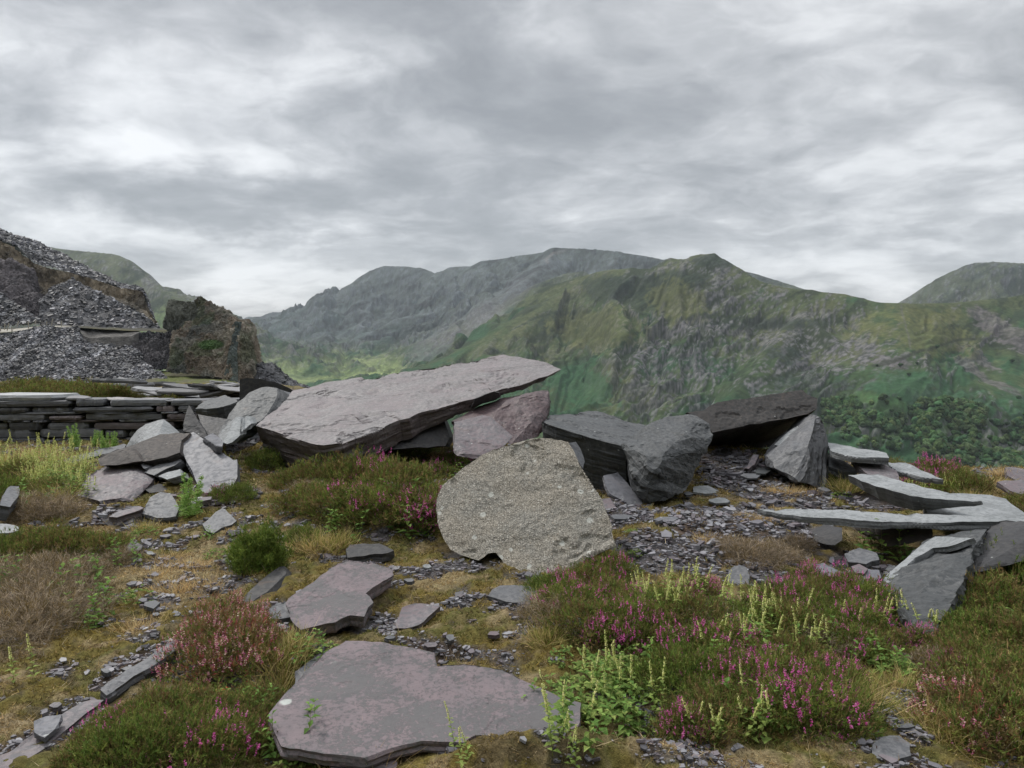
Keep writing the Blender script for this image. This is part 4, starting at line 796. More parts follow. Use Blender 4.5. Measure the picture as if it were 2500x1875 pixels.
slab('slate_slab', 'grey-green slab with black front edge above the small black spike', 'D', [(1168,240),(1200,215),(1262,177),(1350,158),(1415,182),(1425,196),(1380,215),(1300,236),(1240,240)], [(1168,240,10.0),(1425,196,10.2),(1350,158,11.2)], .34, 'green', tvec=(.02,.1,-.36), rough=.012)
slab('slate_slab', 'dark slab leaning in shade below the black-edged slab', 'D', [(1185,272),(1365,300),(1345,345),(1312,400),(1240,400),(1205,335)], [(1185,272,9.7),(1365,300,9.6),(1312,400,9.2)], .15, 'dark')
slab('slate_spike', 'small black slate spike standing upright at the end of the wall', 'D', [(1135,218),(1152,245),(1170,280),(1205,340),(1242,408),(1225,414),(1165,395),(1098,375),(1103,320),(1112,280)], [(1135,218,9.3),(1242,408,8.9),(1098,375,9.0)], .08, 'dark', cat='spike')
boulder('pale_rock', 'pale blue-grey wedge of rock rising left of the tall cluster', 'D', [(745,478,8.6),(775,430,8.7),(812,380,8.9),(872,330,9.1),(985,297,9.2),(1078,382,9.0),(1060,400,8.8),(955,388,8.6),(860,440,8.4)], 'pale', .4, bvec=(.1,.35,-.3), n=(.6,-.6,.6), rough=.012, chunky=.008, top=.006)
slab('slate_block', 'rusty dark brown block lying under the pale wedge of rock', 'D', [(590,532),(680,498),(760,470),(960,392),(1060,382),(1142,384),(1090,430),(1082,470),(1078,503),(1000,532),(850,556),(820,520),(780,480)], [(850,556,7.9),(1090,430,8.3),(960,392,8.5)], .3, 'brown', tvec=(.1,.35,-.35), cat='block', rough=.02)
slab('slate_block', 'low dark brown block left below the pale wedge of rock', 'D', [(588,540),(640,515),(780,476),(825,515),(850,556),(700,578),(602,584)], [(602,584,7.9),(850,556,7.85),(780,476,8.1)], .3, 'brown', tvec=(.05,.4,-.1), cat='block')
boulder('pale_rock', 'whitish grey split rock at the foot of the leaning grey slab', 'D', [(1308,404,8.5),(1362,340,8.8),(1420,286,9.0),(1444,288,9.0),(1448,345,8.7),(1440,400,8.4),(1372,460,8.15),(1340,442,8.2)], 'pale', .25, n=(.6,-.6,.6), rough=.01, chunky=.006)
boulder('pale_rock', 'smaller whitish rock against the right side of the split pale rock', 'D', [(1446,300,8.8),(1480,284,8.9),(1500,290,8.9),(1508,330,8.7),(1470,365,8.5),(1446,385,8.4)], 'pale', .2, n=(.6,-.6,.6), rough=.01, chunky=.006)
slab('slate_slab', 'small blue-grey slab between the cracked slab and the pale split rock', 'D', [(1225,412),(1275,388),(1310,408),(1342,442),(1335,466),(1300,462)], [(1225,412,8.3),(1335,466,8.0),(1310,408,8.4)], .08, 'blue')
slab('cracked_slab', 'large blue-grey slab with branching cracks sloping down in the left pile', 'D', [(1090,427),(1125,395),(1160,380),(1195,405),(1230,427),(1290,475),(1330,502),(1395,547),(1420,545),(1422,590),(1420,640),(1400,690),(1330,735),(1290,748),(1218,746),(1200,720),(1182,690),(1165,650),(1150,612),(1120,560),(1105,520),(1086,470)], [(1290,748,7.35),(1420,545,7.9),(1125,395,8.5)], .12, 'blue', L=.035, rough=.014)
slab('slate_slab', 'thin grey sheet lying over the lower right of the cracked slab', 'D', [(1256,642),(1300,600),(1345,578),(1380,560),(1422,545),(1424,650),(1392,722),(1330,735),(1285,722),(1265,690)], [(1285,735,7.24),(1422,548,7.76),(1256,642,7.5)], .04, 'blue', rough=.008)
boulder('purple_boulder', 'purple slate boulder with stepped layers low in the left pile', 'D', [(445,755,7.3),(510,662,7.8),(592,590,8.1),(722,542,8.3),(842,566,8.2),(862,602,8.0),(800,655,7.6),(722,772,7.1),(600,795,7.05)], 'purple', .3, bvec=(.15,.2,-.35), n=(-.05,-.5,1.), rough=.03, strata=.05, chunky=.025, extra=[(900,640,7.9),(922,655,7.8),(895,695,7.5),(800,792,7.15)])
for q, (lab, o_, Y, mt) in enumerate([('thin slab at the top of the small stack in the left pile', [(848,572),(930,540),(957,560),(900,590),(862,600)], 7.9, 'grey'),
     ('long grey slab second in the small stack in the left pile', [(862,622),(930,585),(1000,550),(1086,512),(1082,558),(1000,600),(922,642)], 7.8, 'grey'),
     ('pale slab sticking out lowest in the small stack in the left pile', [(946,646),(1000,622),(1080,602),(1086,640),(1040,655),(1000,666)], 7.6, 'pale'),
     ('dark slab end in shade under the small stack in the left pile', [(870,720),(950,690),(1010,700),(990,740),(900,745)], 7.4, 'dark')]):
    x0, y0 = o_[0]; x1, y1 = o_[2]; slab('slate_slab', lab, 'D', o_, [(x0, y0, Y), (x1, y1, Y+.25), (o_[-1][0], o_[-1][1], Y-.12)], .07, mt, tvec=(.03,.12,-.07), rough=.015)
slab('slate_slab', 'flat grey slab on the ground below the purple stepped boulder', 'D', [(850,868),(868,820),(900,772),(960,740),(1022,746),(1050,790),(1076,832),(1056,886),(1000,895),(940,896)], ('z', .06, .0, .30), .06, 'grey')
slab('slate_slab', 'pointed dark grey slab lying in moss in front of the left pile', 'D', [(1215,932),(1270,885),(1330,840),(1350,842),(1385,880),(1422,912),(1390,936),(1330,955),(1282,988),(1240,976)], ('z', .06, .08, .32), .05, 'grey')
slab('slate_plank', 'long thin grey slab lying along the foot of the dry wall', 'D', [(298,572),(380,542),(560,497),(740,450),(760,455),(745,478),(620,512),(500,545),(400,580),(330,590)], ('z', .05, .0, .05), .05, 'grey', cat='slab')
slab('slate_slab', 'pale cracked slab cut by the left edge of the picture', 'D', [(-60,925),(20,930),(110,946),(122,968),(60,985),(-60,1000)], ('z', .1, 0, .25), .07, 'pale')
slab('slate_slab', 'upright grey stone half hidden by weeds at the left edge', 'D', [(20,760),(60,700),(120,700),(115,760),(60,830),(0,820)], [(20,760,6.5),(120,700,7.0),(60,830,6.2)], .12, 'grey')
slab('slate_slab', 'long low purple slab in front of the purple stepped boulder', 'D', [(650,886),(720,850),(832,824),(862,834),(800,862),(702,892)], ('z', .05, 0, .1), .05, 'purple')
slab('slate_slab', 'narrow purple slab beneath the lower end of the cracked slab', 'D', [(1140,800),(1190,775),(1270,768),(1265,785),(1200,800),(1160,812)], ('z', .07, 0, .1), .04, 'purple')
slab('slate_slab', 'small triangular slab at the edge of the gravel strip on the left', 'E', [(680,140),(700,110),(730,100),(770,125),(760,150),(700,160)], ('z', .05, 0, .2), .05, 'dark')
slab('standing_slab', 'long narrow dark slab on edge beside the foreground purple slab', 'E', [(1296,440),(1320,400),(1400,320),(1470,262),(1510,238),(1535,236),(1548,270),(1520,300),(1440,380),(1380,415),(1310,478)], [(1310,478,4.45),(1535,236,5.1),(1296,440,4.55)], .09, 'dark', tvec=(.10,.05,-.12))
# --- foreground slabs
slab('foreground_slab', 'mid-sized mottled purple slab with a flaking lower edge in the foreground moss', 'F', [(215,440),(228,412),(300,365),(400,290),(470,240),(540,195),(640,210),(720,228),(800,255),(802,282),(740,320),(690,350),(650,382),(690,432),(660,460),(640,510),(560,500),(480,540),(380,560),(295,582),(240,520)], ('z', .09, .02, .06), .08, 'mott', L=.022, rough=.012, strata=.018, top=.005, shrink=.93)
slab('foreground_slab', 'largest mottled purple slab spread across the bottom of the picture', 'F', [(190,1210),(150,1120),(120,1040),(180,960),(250,880),(340,780),(430,700),(540,640),(640,642),(760,650),(900,675),(1020,700),(1032,770),(1180,760),(1330,780),(1440,810),(1590,890),(1700,950),(1812,975),(1805,1050),(1790,1110),(1740,1190),(1680,1262),(1600,1180),(1440,1150),(1240,1150),(1180,1190),(950,1180),(800,1215),(640,1270),(510,1255),(380,1240)], ('z', .05, .015, .05), .05, 'mott', L=.02, rough=.008, strata=.014, top=.004)
slab('foreground_slab', 'pinkish slab end poking out below the largest mottled slab', 'F', [(455,1262),(520,1250),(620,1262),(760,1220),(820,1300),(800,1420),(480,1420)], ('z', -.03, 0, .02), .05, 'mott', L=.02)
slab('slate_slab', 'plain grey slab edge under the left side of the largest mottled slab', 'F', [(262,870),(258,800),(340,740),(430,688),(450,700),(400,765),(330,830),(290,880)], ('z', -.01, 0, .05), .03, 'grey')
slab('slate_slab', 'thin dark slab just behind the mid-sized mottled slab', 'F', [(540,145),(560,118),(640,112),(720,116),(800,152),(770,165),(700,170),(640,182),(548,192)], ('z', .06, 0, .12), .06, 'dark')
slab('slate_slab', 'small grey wedge-shaped slab in the moss right of the mid-sized mottled slab', 'F', [(808,572),(825,500),(842,458),(910,435),(980,440),(1052,450),(1020,480),(990,505),(935,552),(860,572)], ('z', .03, 0, .06), .035, 'purple')
slab('slate_slab', 'flat grey stone in front of the gritty boulder', 'F', [(1308,398),(1330,365),(1375,342),(1450,338),(1530,345),(1602,382),(1590,420),(1520,435),(1400,428)], ('z', .05, 0, .08), .04, 'grey')
slab('slate_slab', 'small grey slab touching the left corner of the mid-sized mottled slab', 'F', [(108,502),(140,450),(165,428),(222,422),(240,470),(240,512),(180,522),(135,520)], ('z', .04, 0, .1), .04, 'grey')
slab('slate_slab', 'low dark slab in the hollow under the mid-sized mottled slab', 'F', [(200,640),(280,610),(420,600),(520,612),(480,650),(330,680),(240,680)], ('z', -.12, 0, .05), .05, 'dark')
slab('slate_slab', 'small dark stone against the left foot of the gritty boulder', 'B', [(1088,1045),(1110,1000),(1150,995),(1220,1060),(1238,1105),(1150,1112),(1100,1080)], ('z', .08, .1, .35), .07, 'dark')
slab('edge_slab', 'grey slab with a broken edge over a dark gap beside the pink-belled heather', 'E', [(940,640),(962,680),(880,735),(800,790),(722,830),(640,890),(575,935),(540,905),(600,850),(680,800),(780,745),(860,690)], ('z', .07, .0, .06), .07, 'grey', L=.025, rough=.012, strata=.014)
slab('edge_slab', 'purple slab running into the lower left corner under slate chips', 'E', [(520,960),(560,960),(430,1060),(320,1150),(240,1220),(120,1290),(-20,1370),(-120,1370),(-60,1290),(90,1205),(170,1150),(260,1090),(380,1010),(450,970)], ('z', .03, .0, .04), .06, 'purple', L=.025, rough=.012, strata=.014)
slab('slate_slab', 'small blue-grey slab on the gravel in the lower left', 'E', [(178,1072),(250,1045),(332,1038),(322,1075),(300,1112),(240,1162),(205,1150),(178,1132)], ('z', .07, 0, .12), .03, 'blue')
slab('standing_stone', 'small rounded grey stone standing at the edge of the flowers', 'G', [(604,345),(618,262),(645,238),(680,233),(712,243),(728,290),(724,335),(700,380),(672,402),(620,372)], [(604,345,4.9),(728,290,4.95),(672,402,4.8)], .1, 'grey', cat='stone', rough=.01)
# --- right-hand slabs
slab('slate_slab', 'broad pale slab forming the right corner under two long planks', 'C', [(1750,560),(1900,562),(2060,568),(2130,585),(2180,625),(2240,665),(2200,700),(2110,690),(1950,672),(1780,655)], ('z', .20, -.02, .02), .10, 'pale', rough=.01)
slab('slate_plank', 'long pale grey plank-like slab ending in a point, nearest the hollow', 'C', [(1010,626),(1180,628),(1350,634),(1500,640),(1650,648),(1800,655),(1950,660),(2080,676),(2175,688),(2000,690),(1800,692),(1650,690),(1500,684),(1360,672),(1210,664),(1100,648),(1050,640)], ('z', .235, .01, .02), .055, 'pale', L=.03, rough=.008, strata=.012)
slab('slate_plank', 'upper long grey plank-like slab with a dark slanting front edge', 'C', [(1418,478),(1480,474),(1562,476),(1650,502),(1750,532),(1900,566),(2022,596),(1900,592),(1800,585),(1700,572),(1620,550),(1540,528),(1480,506)], ('z', .36, .01, .04), .12, 'pale', L=.03, rough=.006, tvec=(.06,.05,-.12), ths=[.6,.8,.9,1,.8,.5,.25,.5,.8,1.1,1.2,1,.8])
slab('slate_slab', 'pale topped slab behind the pointed rock, highest of the right group', 'C', [(1330,330),(1400,342),(1500,362),(1592,380),(1604,402),(1540,398),(1470,396),(1400,385),(1340,368)], ('z', .40, .0, .03), .07, 'pale')
slab('slate_slab', 'purple slab lying slantwise among the right group of slabs', 'C', [(1436,402),(1500,388),(1570,422),(1640,460),(1656,508),(1610,502),(1550,492),(1500,470),(1465,440)], ('z', .27, .0, .16), .06, 'purple')
slab('slate_slab', 'narrow grey slab on edge right beside the pointed rock', 'C', [(1330,376),(1400,415),(1465,458),(1450,472),(1400,462),(1335,440)], [(1330,376,8.2),(1465,458,7.7),(1335,440,7.8)], .08, 'green')
slab('slate_slab', 'grey slab tapering to the right in front of the flowering heather', 'C', [(1588,416),(1650,420),(1710,432),(1790,468),(1852,496),(1800,490),(1720,478),(1650,462)], ('z', .26, .0, .06), .06, 'pale')
slab('slate_slab', 'pinkish slab at the right edge beside the dry grass', 'C', [(2128,446),(2160,440),(2230,452),(2280,500),(2180,505),(2135,480)], [(2128,446,8.8),(2230,452,8.8),(2180,505,8.4)], .08, 'purple')
slab('slate_slab', 'thin dark-edged slab at the plateau rim near the right edge', 'C', [(1995,452),(2060,450),(2135,462),(2130,476),(2050,474),(2000,465)], [(1995,452,9.2),(2135,462,9.2),(2060,476,8.9)], .06, 'dark')
slab('slate_slab', 'grey slab lying in the dry grass at the right edge', 'C', [(2090,510),(2200,500),(2300,560),(2260,590),(2180,560)], ('z', .1, 0, .12), .05, 'purple')
slab('slate_block', 'dark brownish block resting under the nearest long plank', 'C', [(1545,700),(1640,704),(1800,712),(1806,745),(1798,775),(1740,778),(1700,788),(1640,800),(1600,800),(1560,770)], [(1560,775,5.75),(1800,775,5.55),(1800,712,5.6)], .3, 'brown', tvec=(0,.45,-.02), cat='block')
slab('slate_block', 'small dark stone under the left end of the nearest long plank', 'C', [(1310,762),(1345,730),(1392,716),(1392,772),(1362,795),(1325,792)], [(1310,762,6.0),(1392,716,6.1),(1362,795,5.8)], .2, 'dark', tvec=(0,.3,-.05), cat='block')
boulder('great_block', 'big dark slate block with a pale mossy ridge lying below the planks', 'C', [(1555,972,4.95),(1640,890,5.15),(1740,800,5.35),(1815,757,5.5),(2000,762,5.3),(2062,700,5.45),(1990,800,4.95),(1962,905,4.65),(1900,1050,4.35),(1822,1192,4.0),(1702,1182,4.05),(1650,1062,4.35),(1590,990,4.7)], 'green', .5, bvec=(.25,.3,-.45), n=(-.6,-.75,.55), rough=.03, strata=.05, chunky=.022, top=.012, seed=201)
gb = RK[-1]; rg = slab('pale_ridge', None, 'C', [(1556,968),(1600,925),(1642,886),(1742,797),(1812,756),(1900,757),(1992,760),(1900,792),(1800,806),(1722,850),(1660,915),(1592,982)], [(1556,968,4.90),(1742,797,5.30),(1722,850,5.10)], .04, 'pale', cat=None, L=.03, rough=.012, top=.006)
for k_ in ('kind', 'category'):
    if k_ in rg: del rg[k_]
bpy.context.view_layer.update(); rg.parent = gb; rg.matrix_parent_inverse = gb.matrix_world.inverted(); RK.remove(rg)
boulder('great_block', 'tall dark flat-sided block under the right end of the planks', 'C', [(1995,800,5.25),(2072,695,5.55),(2240,686,5.4),(2340,700,5.3),(2340,830,5.0),(2212,860,4.95),(2140,880,4.9),(1962,925,4.75)], 'dark', .5, bvec=(.1,.5,-.3), n=(0,0,1), rough=.012, chunky=.008)
slab('slate_slab', 'flat grey slab below the dark brownish block in the hollow', 'C', [(1400,830),(1470,805),(1550,830),(1560,860),(1500,880),(1420,870)], ('z', .06, 0, .15), .04, 'grey')
slab('slate_slab', 'pale grey round-cornered slab left of the mossy ridge of the big block', 'C', [(1455,925),(1500,900),(1560,905),(1570,940),(1520,975),(1450,962)], ('z', .03, 0, .15), .04, 'blue')
slab('slate_slab', 'purple slab overlapping its grey neighbour left of the big block', 'C', [(1435,890),(1470,878),(1510,900),(1495,922),(1450,918)], ('z', .06, .05, .2), .03, 'purple')
slab('slate_slab', 'blue-grey slab half under the heather below the hollow', 'C', [(1255,872),(1310,868),(1385,905),(1360,935),(1300,930)], ('z', .03, 0, .15), .04, 'blue')
slab('slate_slab', 'grey slab sunk in the path at the bottom right', 'G', [(1395,1200),(1440,1160),(1540,1150),(1600,1190),(1605,1260),(1500,1290),(1390,1270)], ('z', .03, 0, .05), .04, 'grey')
# small loose pieces lying on the gravel
lone = [('C',772,545,70,22,'pale'),('C',845,592,50,16,'pale'),('C',600,675,60,14,'blue'),('C',405,665,60,16,'grey'),('C',700,560,24,10,'grey'),('C',985,480,50,14,'grey'),('C',1040,458,50,16,'green'),('C',340,610,40,26,'purple'),
        ('E',820,440,55,26,'grey'),('E',950,492,26,18,'grey'),('E',795,245,26,12,'grey'),('E',690,130,22,10,'purple'),('E',840,495,24,12,'grey'),('E',700,790,50,16,'grey'),('E',300,985,45,18,'purple'),('E',570,800,34,14,'grey'),
        ('F',1000,660,45,16,'purple'),('F',1105,620,26,22,'grey'),('F',1340,600,40,14,'purple'),('F',880,312,34,12,'grey'),('F',980,235,26,12,'pale'),('F',780,620,30,14,'grey'),
        ('G',1440,972,30,12,'grey'),('G',1770,1035,40,16,'grey'),('G',1640,1020,34,10,'grey'),('G',1690,855,28,18,'purple'),('G',1800,1090,40,12,'grey'),('G',1560,1100,60,14,'grey'),('G',1480,1060,50,12,'blue'),
        ('D',900,1105,26,10,'pale'),('D',700,900,26,10,'grey'),('D',930,900,20,8,'purple'),('C',250,470,30,20,'grey'),('C',1620,900,40,16,'grey'),('C',1330,700,30,20,'grey'),('M',1090,740,60,14,'grey')]
rs = np.random.default_rng(5)
for zz, x, y, rx, ry, mt in lone:
    k_ = rs.integers(5, 8); an = np.sort(rs.uniform(0, 6.28, k_)+0)+0; an = np.linspace(0, 6.28, k_, endpoint=False)+rs.uniform(-.35, .35, k_)
    p = gz(zz, x, y); slab('slate_piece', 'small flat piece of slate lying loose on the ground', zz, [(x+rx*math.cos(a)*rs.uniform(.75, 1.1), y-ry*math.sin(a)*rs.uniform(.75, 1.1)) for a in an], ('z', p[2]+.03, rs.uniform(-.15, .15), rs.uniform(-.05, .2)), .022, mt, cat='stone', group='small loose pieces of slate', L=.03, rough=.005, jag=.002, top=.002)

# ------------------------------------------------------------------ dry stone wall on the left
def flat_stone(sx, sy, sz, r, n=7):
    """irregular flat stone, jagged front, as verts / faces around its own centre"""
    k_ = 10; u = np.linspace(-1, 1, k_); top = []
    fr = [(x*sx/2, -sy/2*(1+r.uniform(-.22, .12))) for x in u]; bk = [(x*sx/2, sy/2) for x in u[::-1]]
    fr[0] = (fr[0][0]*r.uniform(.86, 1), fr[0][1]*.8); fr[-1] = (fr[-1][0]*r.uniform(.86, 1), fr[-1][1]*.8)
    ring = np.array(fr+bk); m_ = len(ring); tilt = r.uniform(-.18, .18); wed = r.uniform(-.25, .25)
    V = []
    for zz, s_ in ((-.5, r.uniform(.93, 1.0)), (.0, 1.0), (.5, r.uniform(.93, 1.0))):
        h = zz*sz*(1+wed*ring[:, 0]/sx)+ring[:, 0]*tilt*.06; V.append(np.stack([ring[:, 0]*s_, ring[:, 1]*(s_ if zz else 1.01)+r.uniform(-.004, .004, m_), h], 1))
    V = np.concatenate(V); F = [[i+l*m_, (i+1) % m_+l*m_, (i+1) % m_+(l+1)*m_, i+(l+1)*m_] for l in (0, 1) for i in range(m_)]
    T_ = [[2*m_+i, 2*m_+i+1, 2*m_+(2*k_-2-i), 2*m_+(2*k_-1-i)] for i in range(k_-1)]; B_ = [[i+1, i, 2*k_-1-i, 2*k_-2-i] for i in range(k_-1)]
    return V, np.array(F+T_+B_)
m_wall = slate_mat('wall_slate', (.085, .09, .098), (.13, .132, .14), (.06, .063, .068), lichen=.12)
m_wallv, k = newmat('wall_stone'); a_ = k.new('ShaderNodeAttribute', attribute_name='Col').outputs[0]; oc = k.new('ShaderNodeTexCoord').outputs['Object']
n1_ = k.noise(oc, 9, 6, .65, .3); n2_ = k.noise(k.mapping(oc, (1, 1, 14)), 5, 5, .65); f = k.mr(k.math('ADD', k.math('MULTIPLY', n1_, .6), k.math('MULTIPLY', n2_, .4)), .35, .65, .72, 1.3, 'LINEAR')
c_ = k.mix(1, a_, k.comb(f, f, f), 'MULTIPLY'); c_ = k.mix(k.math('MULTIPLY', k.mr(k.noise(oc, 14, 4, .6), .62, .72), .35), c_, (.26, .27, .25))
k.set(k.b, 'Base Color', c_); k.set(k.b, 'Roughness', .6); k.set(k.b, 'Specular IOR Level', .35); k.set(k.b, 'Normal', bump(k, k.math('ADD', n1_, n2_), .7, .012))
rw = np.random.default_rng(21)
wall = link('dry_stone_wall', None, label='low dry wall of stacked flat dark slates along the left terrace', cat='wall'); WA = at(*zp('P', -120, 1088), 10.8); WB = at(*zp('P', 485, 1082), 11.0)
wall.location = WA; wd = WB-WA; wl = math.hypot(wd[0], wd[1]); wang = math.atan2(wd[1], wd[0]); wall.rotation_euler.z = wang
VV, FF, CC = [], [], []; o = 0; z = -.12
while z < .57:
    h = rw.choice([.035, .05, .07, .095])*rw.uniform(.85, 1.15); x = -.4-rw.uniform(0, .3)
    while x < wl:
        L_ = rw.uniform(.18, .85) if rw.random() < .8 else rw.uniform(.8, 1.3); hh = h*rw.uniform(.72, 1.05); V, F = flat_stone(L_*.985, .34, hh, rw); V = V+np.array([x+L_/2, .17+rw.uniform(-.03, .03), z+hh/2])
        VV.append(V); FF.append(F+o); o += len(V); g_ = rw.uniform(.55, 1.35); CC.append(np.tile(np.array([.13, .134, .145] if rw.random() < .8 else [.15, .13, .135])*g_, (len(V), 1))); x += L_+rw.uniform(0, .02)
    z += h+.002
link('stonework', mesh_np('stonework', np.concatenate(VV), np.concatenate(FF), [m_wallv], np.concatenate(CC)), wall)
VV, FF, CC = [], [], []; o = 0
bm = bmesh.new(); box(bm, (wl/2-.2, .42, .22), (wl+.3, .36, .66)); bm_obj('core', bm, M_['dark'], wall)
def wstone(name, label, x, y, z, sx, sy, sz, col, ang=0, tilt=(0, 0), parent=None, group=None, seed=0):
    r = np.random.default_rng(seed); k_ = r.integers(6, 10); an = np.linspace(0, 2*np.pi, k_, endpoint=False)+r.uniform(-.3, .3, k_); R_ = r.uniform(.78, 1.05, k_)
    sq = 1/np.maximum(np.abs(np.cos(an)), np.abs(np.sin(an)))**.75; ring = np.stack([np.cos(an)*R_*sq*sx/2, np.sin(an)*R_*sq*sy/2], 1)
    ring = np.concatenate([[ring[i], (ring[i]+ring[(i+1) % k_])/2*(1+r.normal()*.04)] for i in range(k_)]); m_ = len(ring)
    V = np.concatenate([np.c_[ring*r.uniform(.9, 1), np.full(m_, -sz/2)], np.c_[ring*1.02, np.full(m_, 0)+r.normal(size=m_)*sz*.08], np.c_[ring*r.uniform(.93, 1), np.full(m_, sz/2)+r.normal(size=m_)*sz*.05], [[0, 0, sz/2]], [[0, 0, -sz/2]]])
    F4 = np.array([[i+l*m_, (i+1) % m_+l*m_, (i+1) % m_+(l+1)*m_, i+(l+1)*m_] for l in (0, 1) for i in range(m_)]); F3 = np.array([[2*m_+i, 2*m_+(i+1) % m_, 3*m_] for i in range(m_)]+[[(i+1) % m_, i, 3*m_+1] for i in range(m_)])
    me = mesh_np(name, V, [F4, F3], [m_wallv], np.tile(np.array(col)*r.uniform(.85, 1.15), (len(V), 1))); o_ = link(name, me, parent, label=label, cat='slab', group=group)
    o_.location = (x, y, z); o_.rotation_euler = (tilt[0], tilt[1], ang); return o_
def on_wall(u, v, z): c, s_ = math.cos(wang), math.sin(wang); return WA[0]+u*c-v*s_, WA[1]+u*s_+v*c, WA[2]+z
# cap slabs of the wall, lifted off one by one
x = -.2; i = 0
p_ = on_wall(.95, .30, .665); wstone('cap_slab', 'thick pale slab capping the far left end of the dry wall', *p_, 1.45, .62, .085, (.30, .31, .32), wang, seed=1)
x = 1.55
while x < wl-.1:
    sx = rw.uniform(.3, .8); zz = .60+rw.uniform(0, .02)
    for lvl in range(rw.integers(1, 4)):
        p_ = on_wall(x+sx/2+rw.uniform(-.1, .1), .20+rw.uniform(-.12, .16), zz); wstone('cap_slab', 'thin loose pale slate lying on top of the dry wall', *p_, sx*rw.uniform(.6, 1.1), rw.uniform(.25, .5), rw.uniform(.022, .045), [(.26,.265,.28),(.22,.21,.22),(.30,.285,.29),(.18,.18,.19)][rw.integers(4)], wang+rw.uniform(-.4, .4), (rw.uniform(-.06, .06), rw.uniform(-.06, .06)), group='loose slates on top of the dry wall', seed=100+i); zz += .038; i += 1
    x += sx*rw.uniform(.55, .9)
# heaps of flat slabs on the terrace behind the wall (px, py, size)
ter = [('L',1000,1350,12.5,.9,.5,.07,.14,'dark slab lying tilted at the left of the terrace heap'),('L',1110,1390,16,1.3,.7,.10,.13,'long dark slab across the terrace heap'),('L',1270,1430,15,.8,.6,.10,.24,'pale edged slab sloping down in the terrace heap'),
       ('L',1330,1470,14.5,.9,.6,.06,.2,'purple flat slab at the front of the terrace heap'),('L',1300,1385,17,1.1,.6,.12,.12,'dark angular block behind the terrace heap'),('L',1010,1345,18,.8,.5,.09,.11,'dark squarish block topping the terrace heap'),
       ('L',1600,1505,13,1.1,.8,.07,.22,'broad pale flat slab behind the end of the dry wall'),('L',1720,1420,15,1.2,.6,.06,.26,'wide pale slab on the right slate heap'),('L',1900,1370,18,.9,.5,.07,.24,'pale topmost slab of the right slate heap'),('L',210,1385,17,.8,.3,.12,.16,'dark slab among the rubble left of the terrace heather')]
for q, (zz, a, b, Y, sx, sy, sz, g_, lab) in enumerate(ter):
    p = at(*zp(zz, a, b), Y); wstone('terrace_slab', lab, p[0], p[1], p[2], sx, sy, sz, (g_*.98, g_, g_*1.04), rw.uniform(-.3, .3), (rw.uniform(-.12, .05), rw.uniform(-.12, .12)), seed=300+q)
for q in range(95):
    a = rw.uniform(1400, 2050); b = np.interp(a, [1400, 1600, 2050], [1400, 1375, 1390])+rw.uniform(0, 75)+8; Y = rw.uniform(12.5, 19); p = at(*zp('L', a, b), Y); g_ = rw.choice([.08, .11, .15, .22])
    s_ = rw.uniform(.35, .9); wstone('slab_piece', 'flat slate in the heap of slabs behind the black block', p[0], p[1], p[2], s_, s_*rw.uniform(.4, .7), rw.uniform(.03, .07), (g_, g_*.99, g_*1.03), rw.uniform(-.5, .5), (rw.uniform(-.18, .1), rw.uniform(-.2, .2)), group='slates heaped behind the black block', seed=500+q)
for q in range(26):
    a = rw.uniform(60, 460); b = 1392+rw.uniform(-8, 55); Y = rw.uniform(15, 19); p = at(*zp('L', a, b), Y); g_ = rw.choice([.12, .17, .24]); s_ = rw.uniform(.3, .7)
    wstone('slab_piece', 'flat slate in the low rubble beyond the terrace heather', p[0], p[1], p[2], s_, s_*.5, rw.uniform(.03, .06), (g_, g_, g_*1.03), rw.uniform(-.5, .5), (rw.uniform(-.1, .1), rw.uniform(-.15, .15)), group='slates beyond the terrace heather', seed=700+q)
# ------------------------------------------------------------------ vegetation
FOOT = []
for o in RK:
    n = Vector((o.matrix_world[0][2], o.matrix_world[1][2], o.matrix_world[2][2]))
    if n.z > .9 and o.dimensions.z < .25 or o.name.startswith('gritty') :
        V = np.array([(o.matrix_world @ v.co)[:] for v in o.data.vertices])[:, :2]
        c = V.mean(0); a = np.arctan2(V[:, 1]-c[1], V[:, 0]-c[0]); r = np.hypot(*(V-c).T); b = ((a+np.pi)/(2*np.pi)*48).astype(int) % 48
        rad = np.zeros(48); np.maximum.at(rad, b, r); FOOT.append((c, rad))
def covered(x, y):
    m = np.zeros(np.shape(x), bool)
    for c, rad in FOOT:
        a = np.arctan2(y-c[1], x-c[0]); b = ((a+np.pi)/(2*np.pi)*48).astype(int) % 48; m |= np.hypot(x-c[0], y-c[1]) < rad[b]*.97
    return m
m_veg = attr_mat('foliage', .75, .2, trans=.3)
m_flo = attr_mat('petals', .7, .15, trans=.35)
def unit(v): return v/np.maximum(np.linalg.norm(v, axis=-1, keepdims=True), 1e-9)
class Buf:
    def __init__(s): s.V, s.F, s.C, s.n = [], [], [], 0
    def add(s, V, F, C):             # V (n,k,3), F (m,3) local, C (n,3) or (n,k,3)
        n, k, _ = V.shape
        if n == 0: return
        s.V.append(V.reshape(-1, 3)); s.F.append((np.arange(n)[:, None, None]*k+F[None]+s.n).reshape(-1, F.shape[1])); s.n += n*k
        s.C.append(np.repeat(C, k, 0) if C.ndim == 2 else C.reshape(-1, 3))
    def mesh(s, name, mat): return mesh_np(name, np.concatenate(s.V), np.concatenate(s.F), [mat], np.clip(np.concatenate(s.C)*BR, .005, .85))
BR = np.array([2.15, 2.0, 1.75])
T1 = np.array([[0, 1, 2]]); T2 = np.array([[0, 1, 3], [0, 3, 2], [2, 3, 4]]); TL = np.array([[0, 1, 3], [0, 3, 2], [1, 4, 3], [3, 4, 2]])
